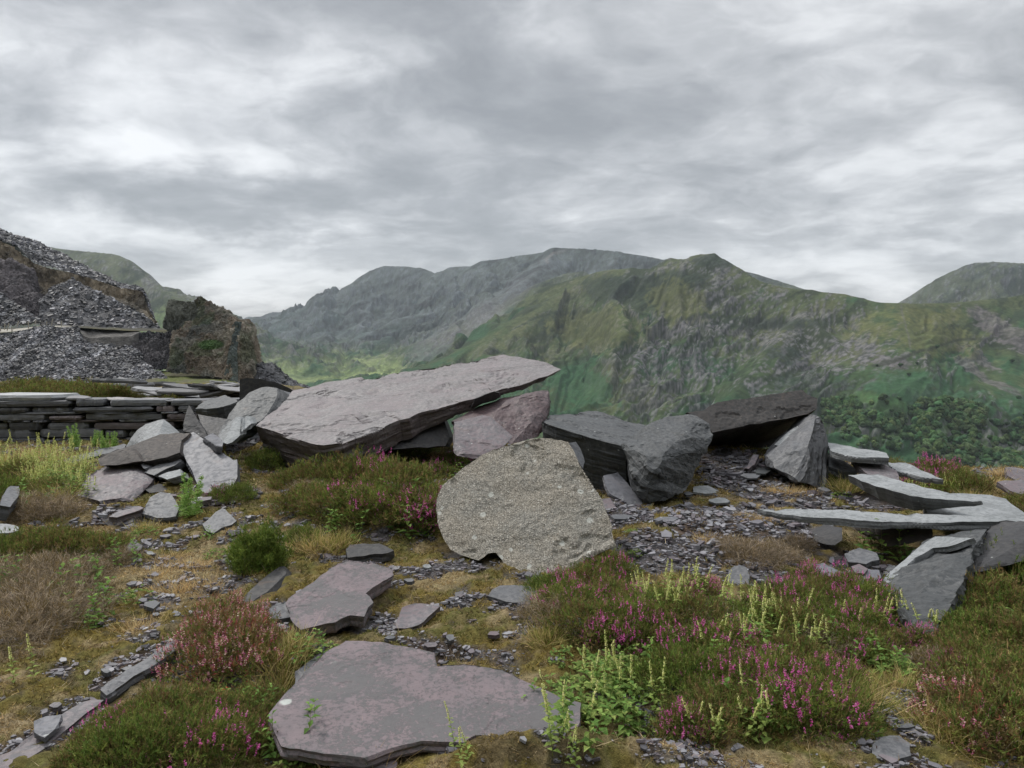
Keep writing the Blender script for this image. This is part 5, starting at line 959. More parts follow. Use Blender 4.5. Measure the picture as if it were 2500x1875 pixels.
def blades(buf, r, P, D, l, w, C, bend=.0, seg=1, tipc=1.0):
    n = len(P); S = unit(np.cross(D, r.normal(size=(n, 3)))); l = np.broadcast_to(l, n)[:, None]; w = np.broadcast_to(w, n)[:, None]
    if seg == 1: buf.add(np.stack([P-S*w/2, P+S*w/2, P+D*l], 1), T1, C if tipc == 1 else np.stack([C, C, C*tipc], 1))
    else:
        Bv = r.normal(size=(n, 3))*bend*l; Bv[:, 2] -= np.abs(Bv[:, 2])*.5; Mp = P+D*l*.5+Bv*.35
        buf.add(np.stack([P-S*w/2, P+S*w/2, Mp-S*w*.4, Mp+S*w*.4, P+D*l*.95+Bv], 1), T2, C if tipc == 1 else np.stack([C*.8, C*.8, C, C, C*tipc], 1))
def leaves(buf, r, P, D, Up, l, w, C, fold=.25):
    n = len(P); S = unit(np.cross(D, Up)); U = unit(np.cross(S, D)); l = np.broadcast_to(l, n)[:, None]; w = np.broadcast_to(w, n)[:, None]
    buf.add(np.stack([P, P+D*l*.42-S*w*.5+U*w*fold, P+D*l*.42+S*w*.5+U*w*fold, P+D*l*.5, P+D*l-U*l*.12], 1), TL, C)
def pal(r, cols, n, j=.25): c = np.array(cols)[r.integers(0, len(cols), n)]; return c*(1+r.uniform(-j, j, (n, 1)))
GRN = [(.080,.115,.028),(.060,.100,.024),(.105,.130,.036),(.048,.075,.02),(.12,.125,.045)]
BRN = [(.095,.075,.035),(.13,.10,.05),(.07,.065,.028),(.085,.08,.03),(.105,.07,.04),(.16,.13,.075)]
GRY = [(.15,.13,.11),(.19,.165,.14),(.11,.095,.075),(.25,.22,.185),(.09,.08,.06)]
FRE = [(.065,.095,.018),(.085,.115,.025),(.05,.08,.016),(.11,.13,.035)]
PUR = [(.26,.042,.19),(.34,.075,.27),(.19,.025,.12),(.40,.14,.32)]
def heather(seed, R, H, n, pal_, flowers=0, name='heather_bush', wiry=False, upright=.5, fp=PUR, llen=(.018, .05), lump=.35):
    r = np.random.default_rng(seed); root = link(name, None)
    def surf(k, lo=.0):
        az = r.uniform(0, 2*np.pi, k); e = np.arcsin(r.uniform(lo, 1, k)); u = np.stack([np.cos(az)*np.cos(e), np.sin(az)*np.cos(e), np.sin(e)], 1)
        s_ = 1+lump*noise3(u[:, 0]*2.1, u[:, 1]*2.1, u[:, 2]*2.1+seed, seed)+.35*noise3(u[:, 0]*5, u[:, 1]*5, u[:, 2]*5+seed, seed+1); return u, s_
    sc = np.array([R, R, H]); b = Buf()
    # woody stems
    ns = 90 if not wiry else 420; u, s_ = surf(ns, .15); P = r.normal(size=(ns, 3))*np.array([R*.22, R*.22, .004]); T_ = u*s_[:, None]*sc*r.uniform(.6, 1.0, (ns, 1)); D = T_-P; L_ = np.linalg.norm(D, axis=1)
    blades(b, r, P, unit(D), L_, .0045 if not wiry else .0036, pal(r, [(.07,.05,.035),(.12,.095,.075),(.17,.15,.13)] if not wiry else GRY, ns), .22, 2)
    link('stems', b.mesh('stems', m_veg), root)
    b = Buf(); u, s_ = surf(n); k_ = r.uniform(.45, 1.0, n)**.5; P = u*(s_*k_)[:, None]*sc
    cl = noise3(P[:, 0]*9+seed, P[:, 1]*9, P[:, 2]*9, 3); C_ = pal(r, pal_, n)*(1+.5*cl[:, None])
    D = unit(u*(1-upright)+np.array([0, 0, upright])+r.normal(size=(n, 3))*(.30 if not wiry else .7)); L_ = r.uniform(*llen, n)*(1.0 if not wiry else 1.6)
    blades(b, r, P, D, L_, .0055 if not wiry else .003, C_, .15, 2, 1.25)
    for q in range(3):
        D2 = unit(D+r.normal(size=(n, 3))*.75); blades(b, r, P+D*(L_*r.uniform(.1, .75, n))[:, None], D2, L_*r.uniform(.35, .6, n), .0042 if not wiry else .002, C_*r.uniform(.75, 1.3, (n, 1)))
    link('foliage', b.mesh('foliage', m_veg), root)
    if flowers:
        b = Buf(); g = max(4, flowers//5); gu, gs = surf(g, .25); idx = r.integers(0, g, flowers); u = unit(gu[idx]+r.normal(size=(flowers, 3))*.13); s_ = gs[idx]*r.uniform(.96, 1.14, flowers)
        P = u*s_[:, None]*sc; D = unit(u*.5+np.array([0, 0, .8])+r.normal(size=(flowers, 3))*.25); ln = r.uniform(.02, .05, flowers)
        for q in range(13):
            f = q/12; C_ = pal(r, fp, flowers, .2); p = P+D*(ln*(f-.3))[:, None]; d = unit(r.normal(size=(flowers, 3))+np.array([0, 0, -.2])); s2 = unit(np.cross(d, D)); w = .0085*(1.1-f*.5)
            b.add(np.stack([p, p+d*w+s2*w*.55, p+d*w-s2*w*.55], 1), T1, C_)
        link('blossoms', b.mesh('blossoms', m_flo), root)
    return root
def sage(seed, H=.32, stems=3, pale=True, spread=.06, leafy=7, lean=.25):
    r = np.random.default_rng(seed); root = link('wood_sage' if pale else 'leafy_plant', None); bs, bl, bf = Buf(), Buf(), Buf()
    for q in range(stems):
        p0 = np.array([r.normal()*spread, r.normal()*spread, -.01]); h = H*r.uniform(.7, 1.1); az = r.uniform(0, 6.28); le = r.uniform(.05, lean); t_ = np.linspace(0, 1, 9)
        Q = p0+np.stack([np.cos(az)*le*h*t_**1.8, np.sin(az)*le*h*t_**1.8, h*t_], 1); D = unit(np.diff(Q, axis=0)); 
        bs = Buf()
        for a in (0, 1): blades(bs, r, Q[:-1], D, np.linalg.norm(np.diff(Q, axis=0), axis=1)*1.15, .005*(1-.5*t_[:-1]), np.tile((.10, .12, .045), (8, 1)))
        link('stem', bs.mesh('stem', m_veg), root)
        nl = leafy; f = np.linspace(.08, .66 if pale else .98, nl); az0 = r.uniform(0, 6.28)
        for k_, ff in enumerate(f):
            p = np.array([np.interp(ff, t_, Q[:, i]) for i in range(3)])
            for sgn in (0, np.pi):
                a = az0+k_*np.pi/2+sgn+r.uniform(-.25, .25); el = r.uniform(-.15, .5)+(.25 if ff > .7 else 0); d = np.array([[math.cos(a)*math.cos(el), math.sin(a)*math.cos(el), math.sin(el)]])
                L_ = (.042 if pale else .048)*(1.1-.55*ff)*r.uniform(.8, 1.2); leaves(bl, r, p[None], d, np.array([[0, 0, 1.]]), L_, L_*.58, pal(r, [(.12,.17,.05),(.09,.14,.035),(.15,.2,.065)] if pale else [(.075,.14,.035),(.105,.17,.045),(.055,.11,.027)], 1))
        if pale:
            n = 70; ff = r.uniform(.60, 1.0, n); P = np.stack([np.interp(ff, t_, Q[:, i]) for i in range(3)], 1); a = r.uniform(0, 6.28, n); d = np.stack([np.cos(a), np.sin(a), r.uniform(-.3, .6, n)], 1); w = .010*(1.25-ff*.6)
            s2 = unit(np.cross(d, np.array([0, 0, 1.])))*.5*w[:, None]; bf.add(np.stack([P, P+d*w[:, None]+s2+np.array([0, 0, .003]), P+d*w[:, None]-s2-np.array([0, 0, .003])], 1), T1, pal(r, [(.34,.37,.17),(.26,.31,.11),(.42,.42,.24)], n, .15))
    link('leaves', bl.mesh('leaves', m_veg), root)
    if pale: link('blossoms', bf.mesh('blossoms', m_flo), root)
    return root
def leafclump(seed, R, n, cols, lf=.03, name='leafy_plant', hh=.10, part='leaves'):
    r = np.random.default_rng(seed); root = link(name, None); b = Buf(); rad = R*np.sqrt(r.random(n)); a = r.uniform(0, 6.28, n); P = np.stack([rad*np.cos(a), rad*np.sin(a), hh*(1-(rad/R)**2)*r.uniform(.3, 1.1, n)+.01], 1)
    for k_ in range(3):
        a2 = a+r.uniform(-1.5, 1.5, n)+k_*2.1; D = np.stack([np.cos(a2)*.9, np.sin(a2)*.9, r.uniform(-.1, .6, n)], 1); leaves(b, r, P, unit(D), unit(np.array([0, 0, 1.])+r.normal(size=(n, 3))*.25), r.uniform(.7, 1.2, n)*lf, r.uniform(.5, .75, n)*lf, pal(r, cols, n))
    bs = b; blades(bs, r, P*np.array([.25, .25, 0]), unit(P+1e-4), np.linalg.norm(P, axis=1), .003, pal(r, [(.12,.11,.05)], n), .1, 2)
    link(part, b.mesh(part, m_veg), root); return root
def feathery(seed, H, cols, name='feathery_weed'):
    r = np.random.default_rng(seed); root = link(name, None); b, bs = Buf(), Buf()
    for q in range(3):
        h = H*r.uniform(.75, 1.05); x0 = r.normal(size=2)*.035; bs = Buf(); n = 170; f = r.uniform(.04, 1, n); P = np.stack([x0[0]*(1+f), x0[1]*(1+f), h*f], 1); a = r.uniform(0, 6.28, n); L_ = .085*(1.08-f*.8)*r.uniform(.6, 1.1, n)
        D = unit(np.stack([np.cos(a), np.sin(a), r.uniform(.1, .7, n)], 1)); blades(b, r, P, D, L_, .009, pal(r, cols, n), .2, 2)
        for k_ in range(5): blades(b, r, P+D*(L_*r.uniform(.3, .9, n))[:, None], unit(D+r.normal(size=(n, 3))*.9), L_*.33, .007, pal(r, cols, n))
        blades(bs, r, np.array([[x0[0], x0[1], 0]]), unit(np.array([[x0[0], x0[1], h]])), h, .007, np.array([[.12,.16,.06]]), 0, 2); link('stem', bs.mesh('stem', m_veg), root)
    link('leaves', b.mesh('leaves', m_veg), root); return root
def grasstuft(seed, R, n, h, cols, name='grass_tuft'):
    r = np.random.default_rng(seed); b = Buf(); P = r.normal(size=(n, 3))*np.array([R*.4, R*.4, 0]); D = unit(np.stack([P[:, 0]/R*.9+r.normal(size=n)*.3, P[:, 1]/R*.9+r.normal(size=n)*.3, np.full(n, .9)], 1)); blades(b, r, P, D, r.uniform(.5, 1.1, n)*h, .0035, pal(r, cols, n), .35, 2, 1.3)
    return link(name, b.mesh(name, m_veg))
protos = {}
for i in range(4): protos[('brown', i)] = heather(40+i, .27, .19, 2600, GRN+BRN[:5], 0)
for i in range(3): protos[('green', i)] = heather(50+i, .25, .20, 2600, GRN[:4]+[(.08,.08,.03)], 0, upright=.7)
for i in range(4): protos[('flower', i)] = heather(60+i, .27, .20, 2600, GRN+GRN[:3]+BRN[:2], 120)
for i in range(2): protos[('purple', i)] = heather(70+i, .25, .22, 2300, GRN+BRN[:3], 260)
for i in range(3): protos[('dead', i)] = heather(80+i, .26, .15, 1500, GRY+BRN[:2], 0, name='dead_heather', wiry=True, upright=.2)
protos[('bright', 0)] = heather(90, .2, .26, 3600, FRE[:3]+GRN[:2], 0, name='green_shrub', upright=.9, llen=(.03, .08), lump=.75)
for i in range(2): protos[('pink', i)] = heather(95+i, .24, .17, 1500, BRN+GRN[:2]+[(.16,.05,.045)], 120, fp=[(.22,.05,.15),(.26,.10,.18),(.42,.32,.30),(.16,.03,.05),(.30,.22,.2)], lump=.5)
for i in range(5): protos[('sage', i)] = sage(100+i, .30, 3+(i % 3))
for i in range(3): protos[('leafy', i)] = sage(110+i, .16, 5, False, .07, 6, .5)
for i in range(3): protos[('clover', i)] = leafclump(120+i, .16, 46, [(.07,.12,.032),(.10,.15,.042),(.13,.17,.055),(.055,.095,.025)], .033)
protos[('redleaf', 0)] = leafclump(130, .14, 22, [(.30,.06,.04),(.12,.18,.05),(.34,.12,.06),(.14,.2,.06)], .04, 'bramble')
protos[('feather', 0)] = feathery(140, .42, [(.17,.27,.09),(.12,.22,.06),(.22,.32,.13)])
protos[('fern', 0)] = leafclump(145, .18, 40, [(.08,.17,.035),(.11,.2,.05)], .055, 'fern', .12, 'fronds')
for i in range(3): protos[('grass', i)] = grasstuft(150+i, .14, 420, .14, [(.24,.20,.10),(.17,.17,.06),(.30,.25,.14),(.12,.14,.04)])
protos[('straw', 0)] = grasstuft(160, .2, 420, .12, [(.38,.30,.19),(.30,.23,.13),(.25,.19,.11)], 'dry_grass_tuft')
for v in protos.values():
    v.location = (0, -60, -50)
_used = set(); rv = np.random.default_rng(9)
def place(kind, pos, s=1., label=None, cat=None, group=None, rz=None, sz=None):
    vs = [k_ for k_ in protos if k_[0] == kind]; key = vs[rv.integers(len(vs))]; src = protos[key]
    fresh = [k_ for k_ in vs if k_ not in _used]
    if fresh: key = fresh[0]; _used.add(key); o = protos[key]
    else: o = copy_tree(src)
    o.location = (pos[0], pos[1], pos[2]-.01); o.scale = (s, s, sz or s*rv.uniform(.85, 1.15)); o.rotation_euler = (rv.uniform(-.08, .08), rv.uniform(-.08, .08), rv.uniform(0, 6.28) if rz is None else rz)
    o['label'] = label; o['category'] = cat
    if group: o['group'] = group
    elif 'group' in o: del o['group']
    return o
DEF = dict(brown=('brown-green heather bush without flowers', 'heather'), green=('dark green heather bush without flowers', 'heather'), flower=('heather bush with a few purple flowers', 'heather'), purple=('heather bush covered in purple flowers', 'heather'),
           dead=('grey wiry clump of dead heather', 'dead heather'), pink=('low heather with small pale pink bells', 'heather'), sage=('leafy weed with pale yellow flower spikes', 'wood sage'), leafy=('small bright green leafy plant', 'leafy plant'),
           clover=('low patch of rounded green leaves', 'leafy plant'), grass=('tuft of mixed green and straw grass', 'grass tuft'), straw=('tuft of dry straw-coloured grass', 'grass tuft'), feather=('tall feathery pale green weed', 'weed'), fern=('green fern', 'fern'), redleaf=('bramble with red leaves', 'bramble'), bright=('bright green bushy shrub', 'shrub'))
def many(where, L, f=1.0):
    for kind, zz, x, y, s in L:
        d, c = DEF[kind]; lab = d+' '+where; place(kind, gz(zz, x, y), s*f, lab, c, (d.split(' with')[0]+' '+where)[:80])
many('on the mound in front of the huge slab', [('green','B',330,760,.8),('flower','B',560,740,.9),('brown','B',700,720,.9),('flower','B',840,730,.95),('brown','B',980,720,.9),('green','B',1130,690,.8),('green','B',1160,640,.9),('brown','B',640,850,1.0),('brown','B',800,860,1.05),('flower','B',960,850,1.0),('brown','B',560,960,.8),('brown','B',730,990,.9),('flower','B',900,1000,.9),('brown','B',1040,1010,.9),('brown','B',480,860,.7),('flower','B',1250,800,.6),('brown','B',1060,900,.9),('flower','B',1350,740,.5),
    ('sage','B',430,740,.8),('sage','B',980,690,.8),('sage','B',1010,740,.7),('sage','B',1390,760,.7),('leafy','B',700,1010,.9),('leafy','B',780,1120,1.1),('leafy','B',1050,1110,1.2),('leafy','B',1060,1000,1.2),('leafy','B',640,760,.8),('clover','B',560,840,.7),('leafy','B',880,760,.8),('sage','B',200,780,.7),('clover','B',1260,760,.7),('leafy','B',1380,830,.9),('straw','B',560,1180,.7),('grass','B',620,1190,.9),('grass','B',720,1170,.8),('dead','B',560,900,.6),('green','B',450,690,.7),('leafy','B',980,640,1.1),('leafy','B',430,700,1.2),('clover','B',700,700,.8),('clover','B',900,800,.8),('brown','B',880,690,.9),('green','B',1000,660,.8),('flower','B',700,680,.8),('grass','B',1180,640,1.2),('sage','B',880,700,.9),('sage','B',640,720,.8)], 1.4)
place('purple', gz('B', 1185, 1030), 1.25, 'heather bush thick with purple flowers touching the gritty boulder', 'heather'); place('purple', gz('B', 1215, 1075), .75, 'smaller flowering heather against the lower left of the gritty boulder', 'heather')
place('bright', gz('B', 290, 1310), 1.0, 'bright green bushy shrub in the moss below the left pile', 'shrub'); place('green', gz('B', 530, 1160), .6, 'small dark green heather right of the bright green shrub', 'heather')
place('green', gz('D', 1430, 800), .75, 'green heather at the foot of the cracked slab', 'heather'); place('flower', gz('D', 1340, 780), .5, 'purple flowered heather sprigs over the lower end of the cracked slab', 'heather')
place('feather', gz('D', 1105, 885), 1.0, 'tall feathery pale green weed in front of the left pile', 'weed'); place('fern', gz('B', 350, 730), 1.1, 'green fern under the near corner of the huge slab', 'fern')
many('on the left below the dry wall', [('sage','D',60+i*37+((i*53) % 30), 640+((i*97) % 190), .75+.3*((i*31) % 10)/10) for i in range(15)]+[('sage','D',30+i*48, 560+((i*61) % 70), .7) for i in range(11)]+[('grass','D',60,600,1.3),('grass','D',200,700,1.2),('brown','D',120,640,.8),('straw','D',300,560,1.1),('straw','D',240,520,1.0),('grass','D',420,620,1.0),('green','D',60,780,.8),('grass','D',330,800,1.2),('leafy','D',240,840,1.2),('straw','D',150,860,1.0),('dead','D',150,900,.8),('dead','D',350,880,.8),('leafy','D',400,740,1.3),('brown','D',250,780,.7)]+[('sage','D',40+i*26,520+((i*71) % 260),.85) for i in range(20)], 1.3)
for x, y, s in ((470,480,.9),(560,470,.7),(630,490,.8),(680,480,.7)): place('feather', gz('D', x, y), s*.8, 'feathery green weed standing against the dry wall', 'weed', 'feathery weeds against the dry wall')
many('in the left foreground', [('brown','D',250,1110,1.1),('brown','D',380,1120,1.0),('brown','D',640,1120,.8),('green','D',30,1130,.8),('dead','D',140,1270,1.1),('dead','D',330,1290,1.1),('dead','D',220,1450,1.2),('dead','D',380,1500,1.1),('dead','D',60,1500,1.1),('dead','D',430,1340,.9),('dead','D',120,1620,1.1),('dead','D',560,1250,.7),('dead','D',720,1180,.6),
    ('leafy','D',580,1390,1.6),('leafy','D',560,1280,1.2),('leafy','D',720,1190,1.2),('clover','D',820,1380,.8),('leafy','D',30,1330,1.3),('leafy','D',560,1520,1.2),('clover','D',490,1500,.8),('grass','D',860,960,.8),('clover','D',880,990,.8),('clover','D',1300,1110,.7),('leafy','D',1240,1010,.7),('grass','D',1480,1240,.7),
    ('straw','D',930,1250,.8),('straw','D',1050,1320,.8),('straw','D',1130,1200,.8),('straw','D',1000,1140,.7),('straw','D',1250,1300,.8),('straw','D',820,1560,.7)])
many('in the bottom left of the foreground', [('brown','E',640,1240,.6),('flower','E',620,1190,.5),('brown','E',770,1160,.7),('brown','E',930,1110,.75),('brown','E',1080,1120,.7),('brown','E',1230,1110,.7),('flower','E',1080,1300,.75),('brown','E',880,1290,.75),('green','E',700,1310,.75),('brown','E',470,1330,.55),('brown','E',1240,1250,.65),('brown','E',1320,1180,.5),('grass','E',820,1240,.8),('straw','E',1000,1210,.6),('grass','E',600,1250,.7),('dead','E',980,1020,.5),('straw','E',1150,1190,.6),('brown','E',1380,1010,.6),
    ('pink','E',1180,560,.7),('pink','E',1300,660,.9),('pink','E',1130,700,.8),('pink','E',1260,780,.9),('pink','E',1050,820,.8),('pink','E',1400,700,.7),('pink','E',1330,560,.6),('clover','E',1230,860,.8),('clover','E',1130,840,.7),('clover','E',1030,600,.6),('redleaf','E',1180,540,.8),('redleaf','E',1140,960,.8),('redleaf','E',1300,930,.6),('leafy','E',1380,1040,.8),
    ('grass','E',1500,760,1.1),('grass','E',1480,900,1.1),('grass','E',1600,700,.8),('leafy','E',1660,760,1.1),('clover','E',1750,710,.7),('leafy','E',1560,1300,1.2),('clover','E',1620,1310,.8),('straw','E',1960,1330,1.0),('sage','E',40,900,.8),('grass','E',700,1200,.8)])
fc = []
for i, (x, y) in enumerate([(120,990),(260,960),(340,930),(60,1010),(180,1090),(350,1060),(480,1100),(260,1190),(430,1210),(590,1130),(560,1240),(700,1180),(700,1310),(850,1160),(860,1280),(980,1200),(1010,1330),(1140,1210),(1120,1100),(1270,1080),(1400,1090),(1330,1190),(1450,1190),(1560,1260),(1470,1080),(1180,1370),(840,1420),(680,1430),(1050,1480),(1240,1470),(1340,1430),(900,1560),(1130,1590),(560,1420),(1300,1590),(760,1640),(1450,1280)]):
    fc.append((('flower','brown','flower','green','flower','brown')[i % 6], 'C', x, y, .62+.3*((i*37) % 10)/10))
many('in the flowering bank on the right', fc)
many('among the flowering bank on the right', [('purple','C',760,1020,.6),('purple','C',1240,1000,.6),('purple','C',1380,1050,.65),('purple','C',350,1230,.55),('purple','C',1340,1620,.5),('purple','C',680,1660,.5),('purple','C',1720,1260,.55),('purple','C',1900,1400,.5),('purple','C',900,1180,.4),
    ('dead','C',1000,870,.85),('dead','C',1110,850,.8),('dead','C',920,830,.7),('dead','C',1190,800,.6),('dead','C',830,1190,.9),('dead','C',1240,1260,.8),('dead','C',1830,1360,.7),('dead','C',80,1130,.7),('straw','C',1150,560,.8),('straw','C',1090,555,.7),('straw','C',1230,560,.8),('straw','C',960,680,.6),('straw','C',1060,690,.6),('straw','C',760,760,.6),('straw','C',1040,405,.5)]+
    [('sage','C',x,y,.85) for x, y in [(460,1060),(505,1030),(640,1040),(690,1040),(735,1010),(600,1120),(655,1130),(560,1150),(850,1100),(890,1150),(1020,1190),(1080,1190),(1130,1190),(960,1270),(1010,1290),(880,1320),(1100,1310),(1170,1260),(1240,1320),(1690,1180),(1740,1200),(1600,1200),(1490,1230),(270,1500),(390,1480),(170,1640),(470,1560),(700,1660),(930,1650),(330,1560)]]+
    [('clover','C',x,y,s) for x, y, s in [(180,1330,.8),(560,1260,.7),(760,1330,.7),(880,1440,.8),(1120,1440,.8),(1250,1430,.7),(1080,1230,.6),(700,1180,.6),(300,1420,1.1),(420,1380,1.0),(500,1330,.9),(250,1560,1.1),(380,1570,1.1),(470,1440,.9),(330,1640,1.1),(1540,1310,1.0),(1640,1390,.9),(1020,1610,1.1),(1000,1530,.8),(700,1480,.8),(600,1380,.8),(150,1500,.8),(860,1320,.9),(1180,1560,.7),(980,1400,.8),(560,1620,.9),(800,1600,.8)]]+
    [('leafy','C',x,y,s) for x, y, s in [(300,1480,1.2),(240,1640,1.2),(420,1600,1.1),(1010,1590,1.2),(960,1260,1.1),(1000,1320,1.2),(870,1330,1.2),(1080,1290,1.1),(1500,1320,1.2),(1560,1340,1.1),(1030,1520,1.0),(1340,1250,1.0),(640,1300,1.0),(120,1600,1.1),(480,1350,1.0)]]+
    [('grass','C',x,y,s) for x, y, s in [(1480,1520,1.0),(1380,1560,1.0),(60,1230,.8),(1420,1400,.8),(1650,1440,.8),(40,1060,.7),(1780,1610,.9)]])
many('beside the big dark block', [('green','C',2060,960,1.1),('green','C',2160,1010,1.1),('brown','C',2050,1130,1.2),('brown','C',2180,1180,1.2),('green','C',1980,1250,1.0),('brown','C',2110,1290,1.1),('brown','C',1900,1310,.8),('brown','C',2230,1330,1.2),('leafy','C',1860,1240,1.1),('leafy','C',2150,1230,1.2),('sage','C',2180,1240,.7),('clover','C',2080,1200,.8),('brown','C',2000,1390,.9)])
many('at the bottom right corner', [('brown','C',2050,1530,1.1),('pink','C',2130,1560,1.0),('brown','C',2200,1500,1.1),('pink','C',2000,1640,1.0),('brown','C',2120,1680,1.1),('clover','C',2180,1450,.9),('grass','C',1900,1680,.9),('brown','C',2230,1640,1.1),('grass','C',2000,1480,.8)])
many('at the plateau rim on the right', [('brown','C',1640,470,.8),('brown','C',1720,440,.7),('green','C',1900,540,.9),('brown','C',1960,560,1.0),('straw','C',2020,560,1.2),('straw','C',2080,520,1.0),('straw','C',2100,590,1.1),('straw','C',2180,620,1.2),('grass','C',1980,590,1.1),('grass','C',2150,560,1.1),('grass','C',1620,440,.8),('straw','C',2120,480,1.0),('brown','C',2200,640,.8),('grass','C',1400,560,1.3),('green','C',1390,530,.6),('clover','C',1390,580,.7)]+[('sage','C',1650+i*26,548+(i*17) % 14,.62) for i in range(13)]+[('sage','C',1980,440,.5),('sage','C',1620,420,.5)])
place('purple', gz('C', 1790, 500), 1.15, 'large heather bush with a mass of purple flowers at the plateau rim', 'heather'); place('purple', gz('C', 1740, 520), .75, 'smaller purple heather in front of the large one at the rim', 'heather'); place('flower', gz('C', 1870, 500), .9, 'sparsely flowering heather right of the large purple one at the rim', 'heather')
place('leafy', gz('C', 1520, 850), 1.9, 'bright green leafy plant growing in the hollow under the planks', 'leafy plant'); place('sage', gz('C', 1240, 535), .85, 'pale leafy weed growing against the pointed rock', 'wood sage'); place('leafy', gz('C', 1290, 545), .7, 'small yellow-green plant at the foot of the pointed rock', 'leafy plant')
for x, y, lab in ((450,745,'upper'), (465,835,'lower')): place('clover', gz('C', x, y), .45, lab+' small green plant on the gravel right of the gritty boulder', 'leafy plant')
place('sage', gz('F', 1165, 1250), .62, 'single pale flower spike rising before the largest mottled slab', 'wood sage'); place('sage', gz('F', 1750, 1260), .55, 'pale spike at the right corner of the largest mottled slab', 'wood sage')
for q, (x, Y, s) in enumerate([(-200,13,1.5),(-60,12.6,1.4),(60,13.2,1.6),(170,12.6,1.5),(250,13.4,1.4),(340,12.6,1.5),(420,13.2,1.7),(520,12.7,1.6),(600,13.4,1.8),(690,12.6,1.5),(760,13.6,1.9),(840,12.9,1.8),(930,13.2,1.5),(1000,12.6,1.2),(1170,12.5,1.0),(1430,12.5,1.0),(1360,12.7,.9),(120,15,1.7),(500,15,1.8),(300,16,1.7)]):
    p = at(*zp('L', x, 1500), Y); zz = float(ground_z(p[0], Y)); place('brown' if q % 4 else 'green', (p[0], Y, zz), s*.95, 'brown-green heather growing on the terrace behind the dry wall', 'heather', 'heather on the terrace')
# ------------------------------------------------------------------ ground cover that nobody could count
def scatter(n, seed, r0=1.9, r1=14, p=1.0, az=37):
    r = np.random.default_rng(seed); R_ = r0*(r1/r0)**(r.random(n)**p); a = r.uniform(-RAD(az), RAD(az), n); x, y = R_*np.sin(a), R_*np.cos(a); return r, x, y, R_
r, x, y, R_ = scatter(420000, 1, 2.0, 13); BR = np.array([1.35, 1.3, 1.25])
cmv = chipmask(x, y); dmv = drymask(x, y); nn = fbm(x*5, y*5, None, 3, 401); k_ = (r.random(len(x)) > cmv*.95) & (nn > -.6+.0*x) & ~covered(x, y)
x, y, R_, dmv, nn = x[k_], y[k_], R_[k_], dmv[k_], nn[k_]; z = ground_z(x, y)+.004
n = len(x); P = np.stack([x, y, z], 1); D = unit(r.normal(size=(n, 3))*np.array([.8, .8, .35])+np.array([0, 0, .55]))
base = lerp(np.array([.175, .135, .040]), np.array([.10, .105, .032]), sst(fbm(x*2.2, y*2.2, None, 4, 341)+r.normal(size=n)*.25, -.3, .4)); base = lerp(base, np.array([.30, .225, .125]), np.clip(dmv*.75+(r.random(n) < .10)*.8, 0, 1)); base = lerp(base, np.array([.085,.065,.045]), sst(nn+r.normal(size=n)*.2, .25, .5)*.6)
base = base*np.exp(r.normal(size=(n, 1))*.35)
b = Buf(); L_ = (r.uniform(.008, .022, n)+.012*(r.random(n) < .12))*np.clip(R_/4, .75, 2.2); blades(b, r, P, D, L_, L_*.26, base)
link('moss', b.mesh('moss', m_veg), kind='stuff', label='ochre and olive moss with short dry grass covering the ground', cat='moss')
r, x, y, R_ = scatter(30000, 2, 2.0, 12); cmv = chipmask(x, y); dmv = drymask(x, y); k_ = (r.random(len(x)) < .35+.6*dmv) & (r.random(len(x)) > cmv*.85) & ~covered(x, y); x, y, R_ = x[k_], y[k_], R_[k_]; n = len(x)
P = np.stack([x, y, ground_z(x, y)], 1); D = unit(r.normal(size=(n, 3))*np.array([1, 1, .25])+np.array([0, 0, .35])); b = Buf(); blades(b, r, P, D, r.uniform(.03, .09, n), .0026*np.clip(R_/4, .8, 1.6), pal(r, [(.42,.34,.22),(.32,.25,.14),(.24,.17,.10),(.50,.43,.30)], n), .35, 2)
link('dry_grass', b.mesh('dry_grass', m_veg), kind='stuff', label='thin straw-coloured grass stalks strewn over the moss', cat='dry grass')
# slate chips
m_chip = attr_mat('slate_chips', .55, .4, nscale=30, namt=.15)
def chips(name, n, seed, s0, s1, prob, label, r0=2.0, r1=13, cols=SL):
    r, x, y, R_ = scatter(n, seed, r0, r1); k_ = (r.random(n) < prob(x, y)) & ~covered(x, y); x, y, R_ = x[k_], y[k_], R_[k_]; n = len(x); z = ground_z(x, y)
    zax = unit(r.normal(size=(n, 3))*.20+np.array([0, 0, 1])); xa = unit(np.cross(zax, r.normal(size=(n, 3)))); ya = np.cross(zax, xa); S = (s0*np.exp(r.random(n)**1.7*math.log(s1/s0)))*np.clip(R_/4.5, .8, 1.8)*np.where(r.random(n) < .03, 2.0, 1.)
    asp = r.uniform(.45, .95, n); T_ = S*r.uniform(.06, .2, n); P = np.stack([x, y, z+T_*.2+r.random(n)*.010], 1); kk = 5; an = np.linspace(0, 2*np.pi, kk, endpoint=False)[None]+r.uniform(-.4, .4, (n, kk)); rad = r.uniform(.6, 1.1, (n, kk))
    ring = xa[:, None]*(np.cos(an)*rad*S[:, None]/2)[..., None]+ya[:, None]*(np.sin(an)*rad*(S*asp)[:, None]/2)[..., None]
    V = np.concatenate([P[:, None]+ring+zax[:, None]*T_[:, None, None], P[:, None]+ring-zax[:, None]*T_[:, None, None]*.4], 1)
    F = np.array([[0, 1, 2], [0, 2, 3], [0, 3, 4]]+[f for i in range(kk) for f in ([i, kk+i, kk+(i+1) % kk], [i, kk+(i+1) % kk, (i+1) % kk])])
    b = Buf(); b.add(V, F, pal(r, cols, n, .3)); link(name, b.mesh(name, m_chip), kind='stuff', label=label, cat='slate chips')
BR = np.array([.92, .92, .92])
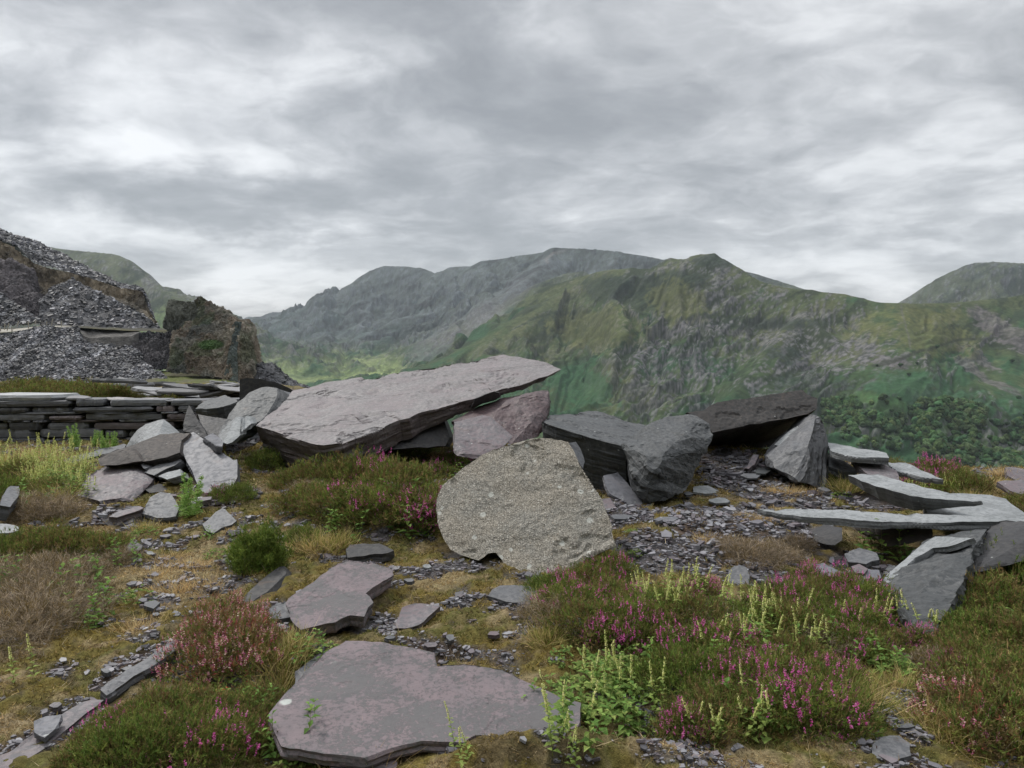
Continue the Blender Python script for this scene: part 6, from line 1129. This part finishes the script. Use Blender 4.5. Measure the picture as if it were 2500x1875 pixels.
CC_ = [(.12,.115,.13),(.155,.15,.168),(.19,.185,.205),(.165,.145,.16),(.22,.215,.235),(.09,.088,.098),(.14,.12,.132),(.25,.25,.27)]
chips('slate_chips', 150000, 3, .010, .062, lambda x, y: np.clip(chipmask(x, y)*.95*.8+.004, 0, 1), 'purple-grey slate chips covering the bare gravel patches', cols=CC_)
chips('loose_slate_chips', 7000, 4, .010, .032, lambda x, y: .03+.12*(fbm(x*1.5, y*1.5, None, 2, 9) > .2), 'stray slate chips scattered over the moss', cols=CC_)
# brown litter on the gravel
r, x, y, R_ = scatter(30000, 6, 2.5, 12); k_ = (r.random(len(x)) < chipmask(x, y)*sst(fbm(x*2, y*2, None, 3, 77), -.1, .35)) & ~covered(x, y); x, y, R_ = x[k_], y[k_], R_[k_]; n = len(x)
P = np.stack([x, y, ground_z(x, y)+.012], 1); D = unit(r.normal(size=(n, 3))*np.array([1, 1, .2])+np.array([0, 0, .15])); b = Buf(); blades(b, r, P, D, r.uniform(.015, .05, n), .004, pal(r, [(.14,.08,.05),(.22,.16,.10),(.10,.06,.045),(.30,.24,.17)], n), .3, 2)
link('plant_litter', b.mesh('plant_litter', m_veg), kind='stuff', label='brown dead plant litter lying among the slate chips', cat='plant litter')
# short turf hiding the rim of the plateau
for o in bpy.data.objects:
    if o.get('category') and not o.get('kind'): o['kind'] = 'thing'
def box(bm, c, s, R=None):
    r = bmesh.ops.create_cube(bm, size=1)
    for v in r['verts']:
        p = Vector((v.co.x*s[0], v.co.y*s[1], v.co.z*s[2])); v.co = (R @ p if R else p)+Vector(c)
def bm_obj(name, bm, mat, parent=None, **kw):
    me = bpy.data.meshes.new(name); bm.to_mesh(me); bm.free(); me.materials.append(mat); return link(name, me, parent, **kw)
# ------------------------------------------------------------------ air
bm = bmesh.new(); box(bm, (0, 4400, 330), (18000, 10200, 1180)); m, k = newmat('haze_air'); k.n.remove(k.b); v = k.new('ShaderNodeVolumePrincipled'); k.set(v, 'Density', HAZE); k.set(v, 'Color', (.80, .89, 1.0)); k.set(v, 'Anisotropy', .2)
k.l.new(v.outputs[0], [n for n in k.n if n.type == 'OUTPUT_MATERIAL'][0].inputs['Volume']); bm_obj('haze', bm, m, kind='stuff')
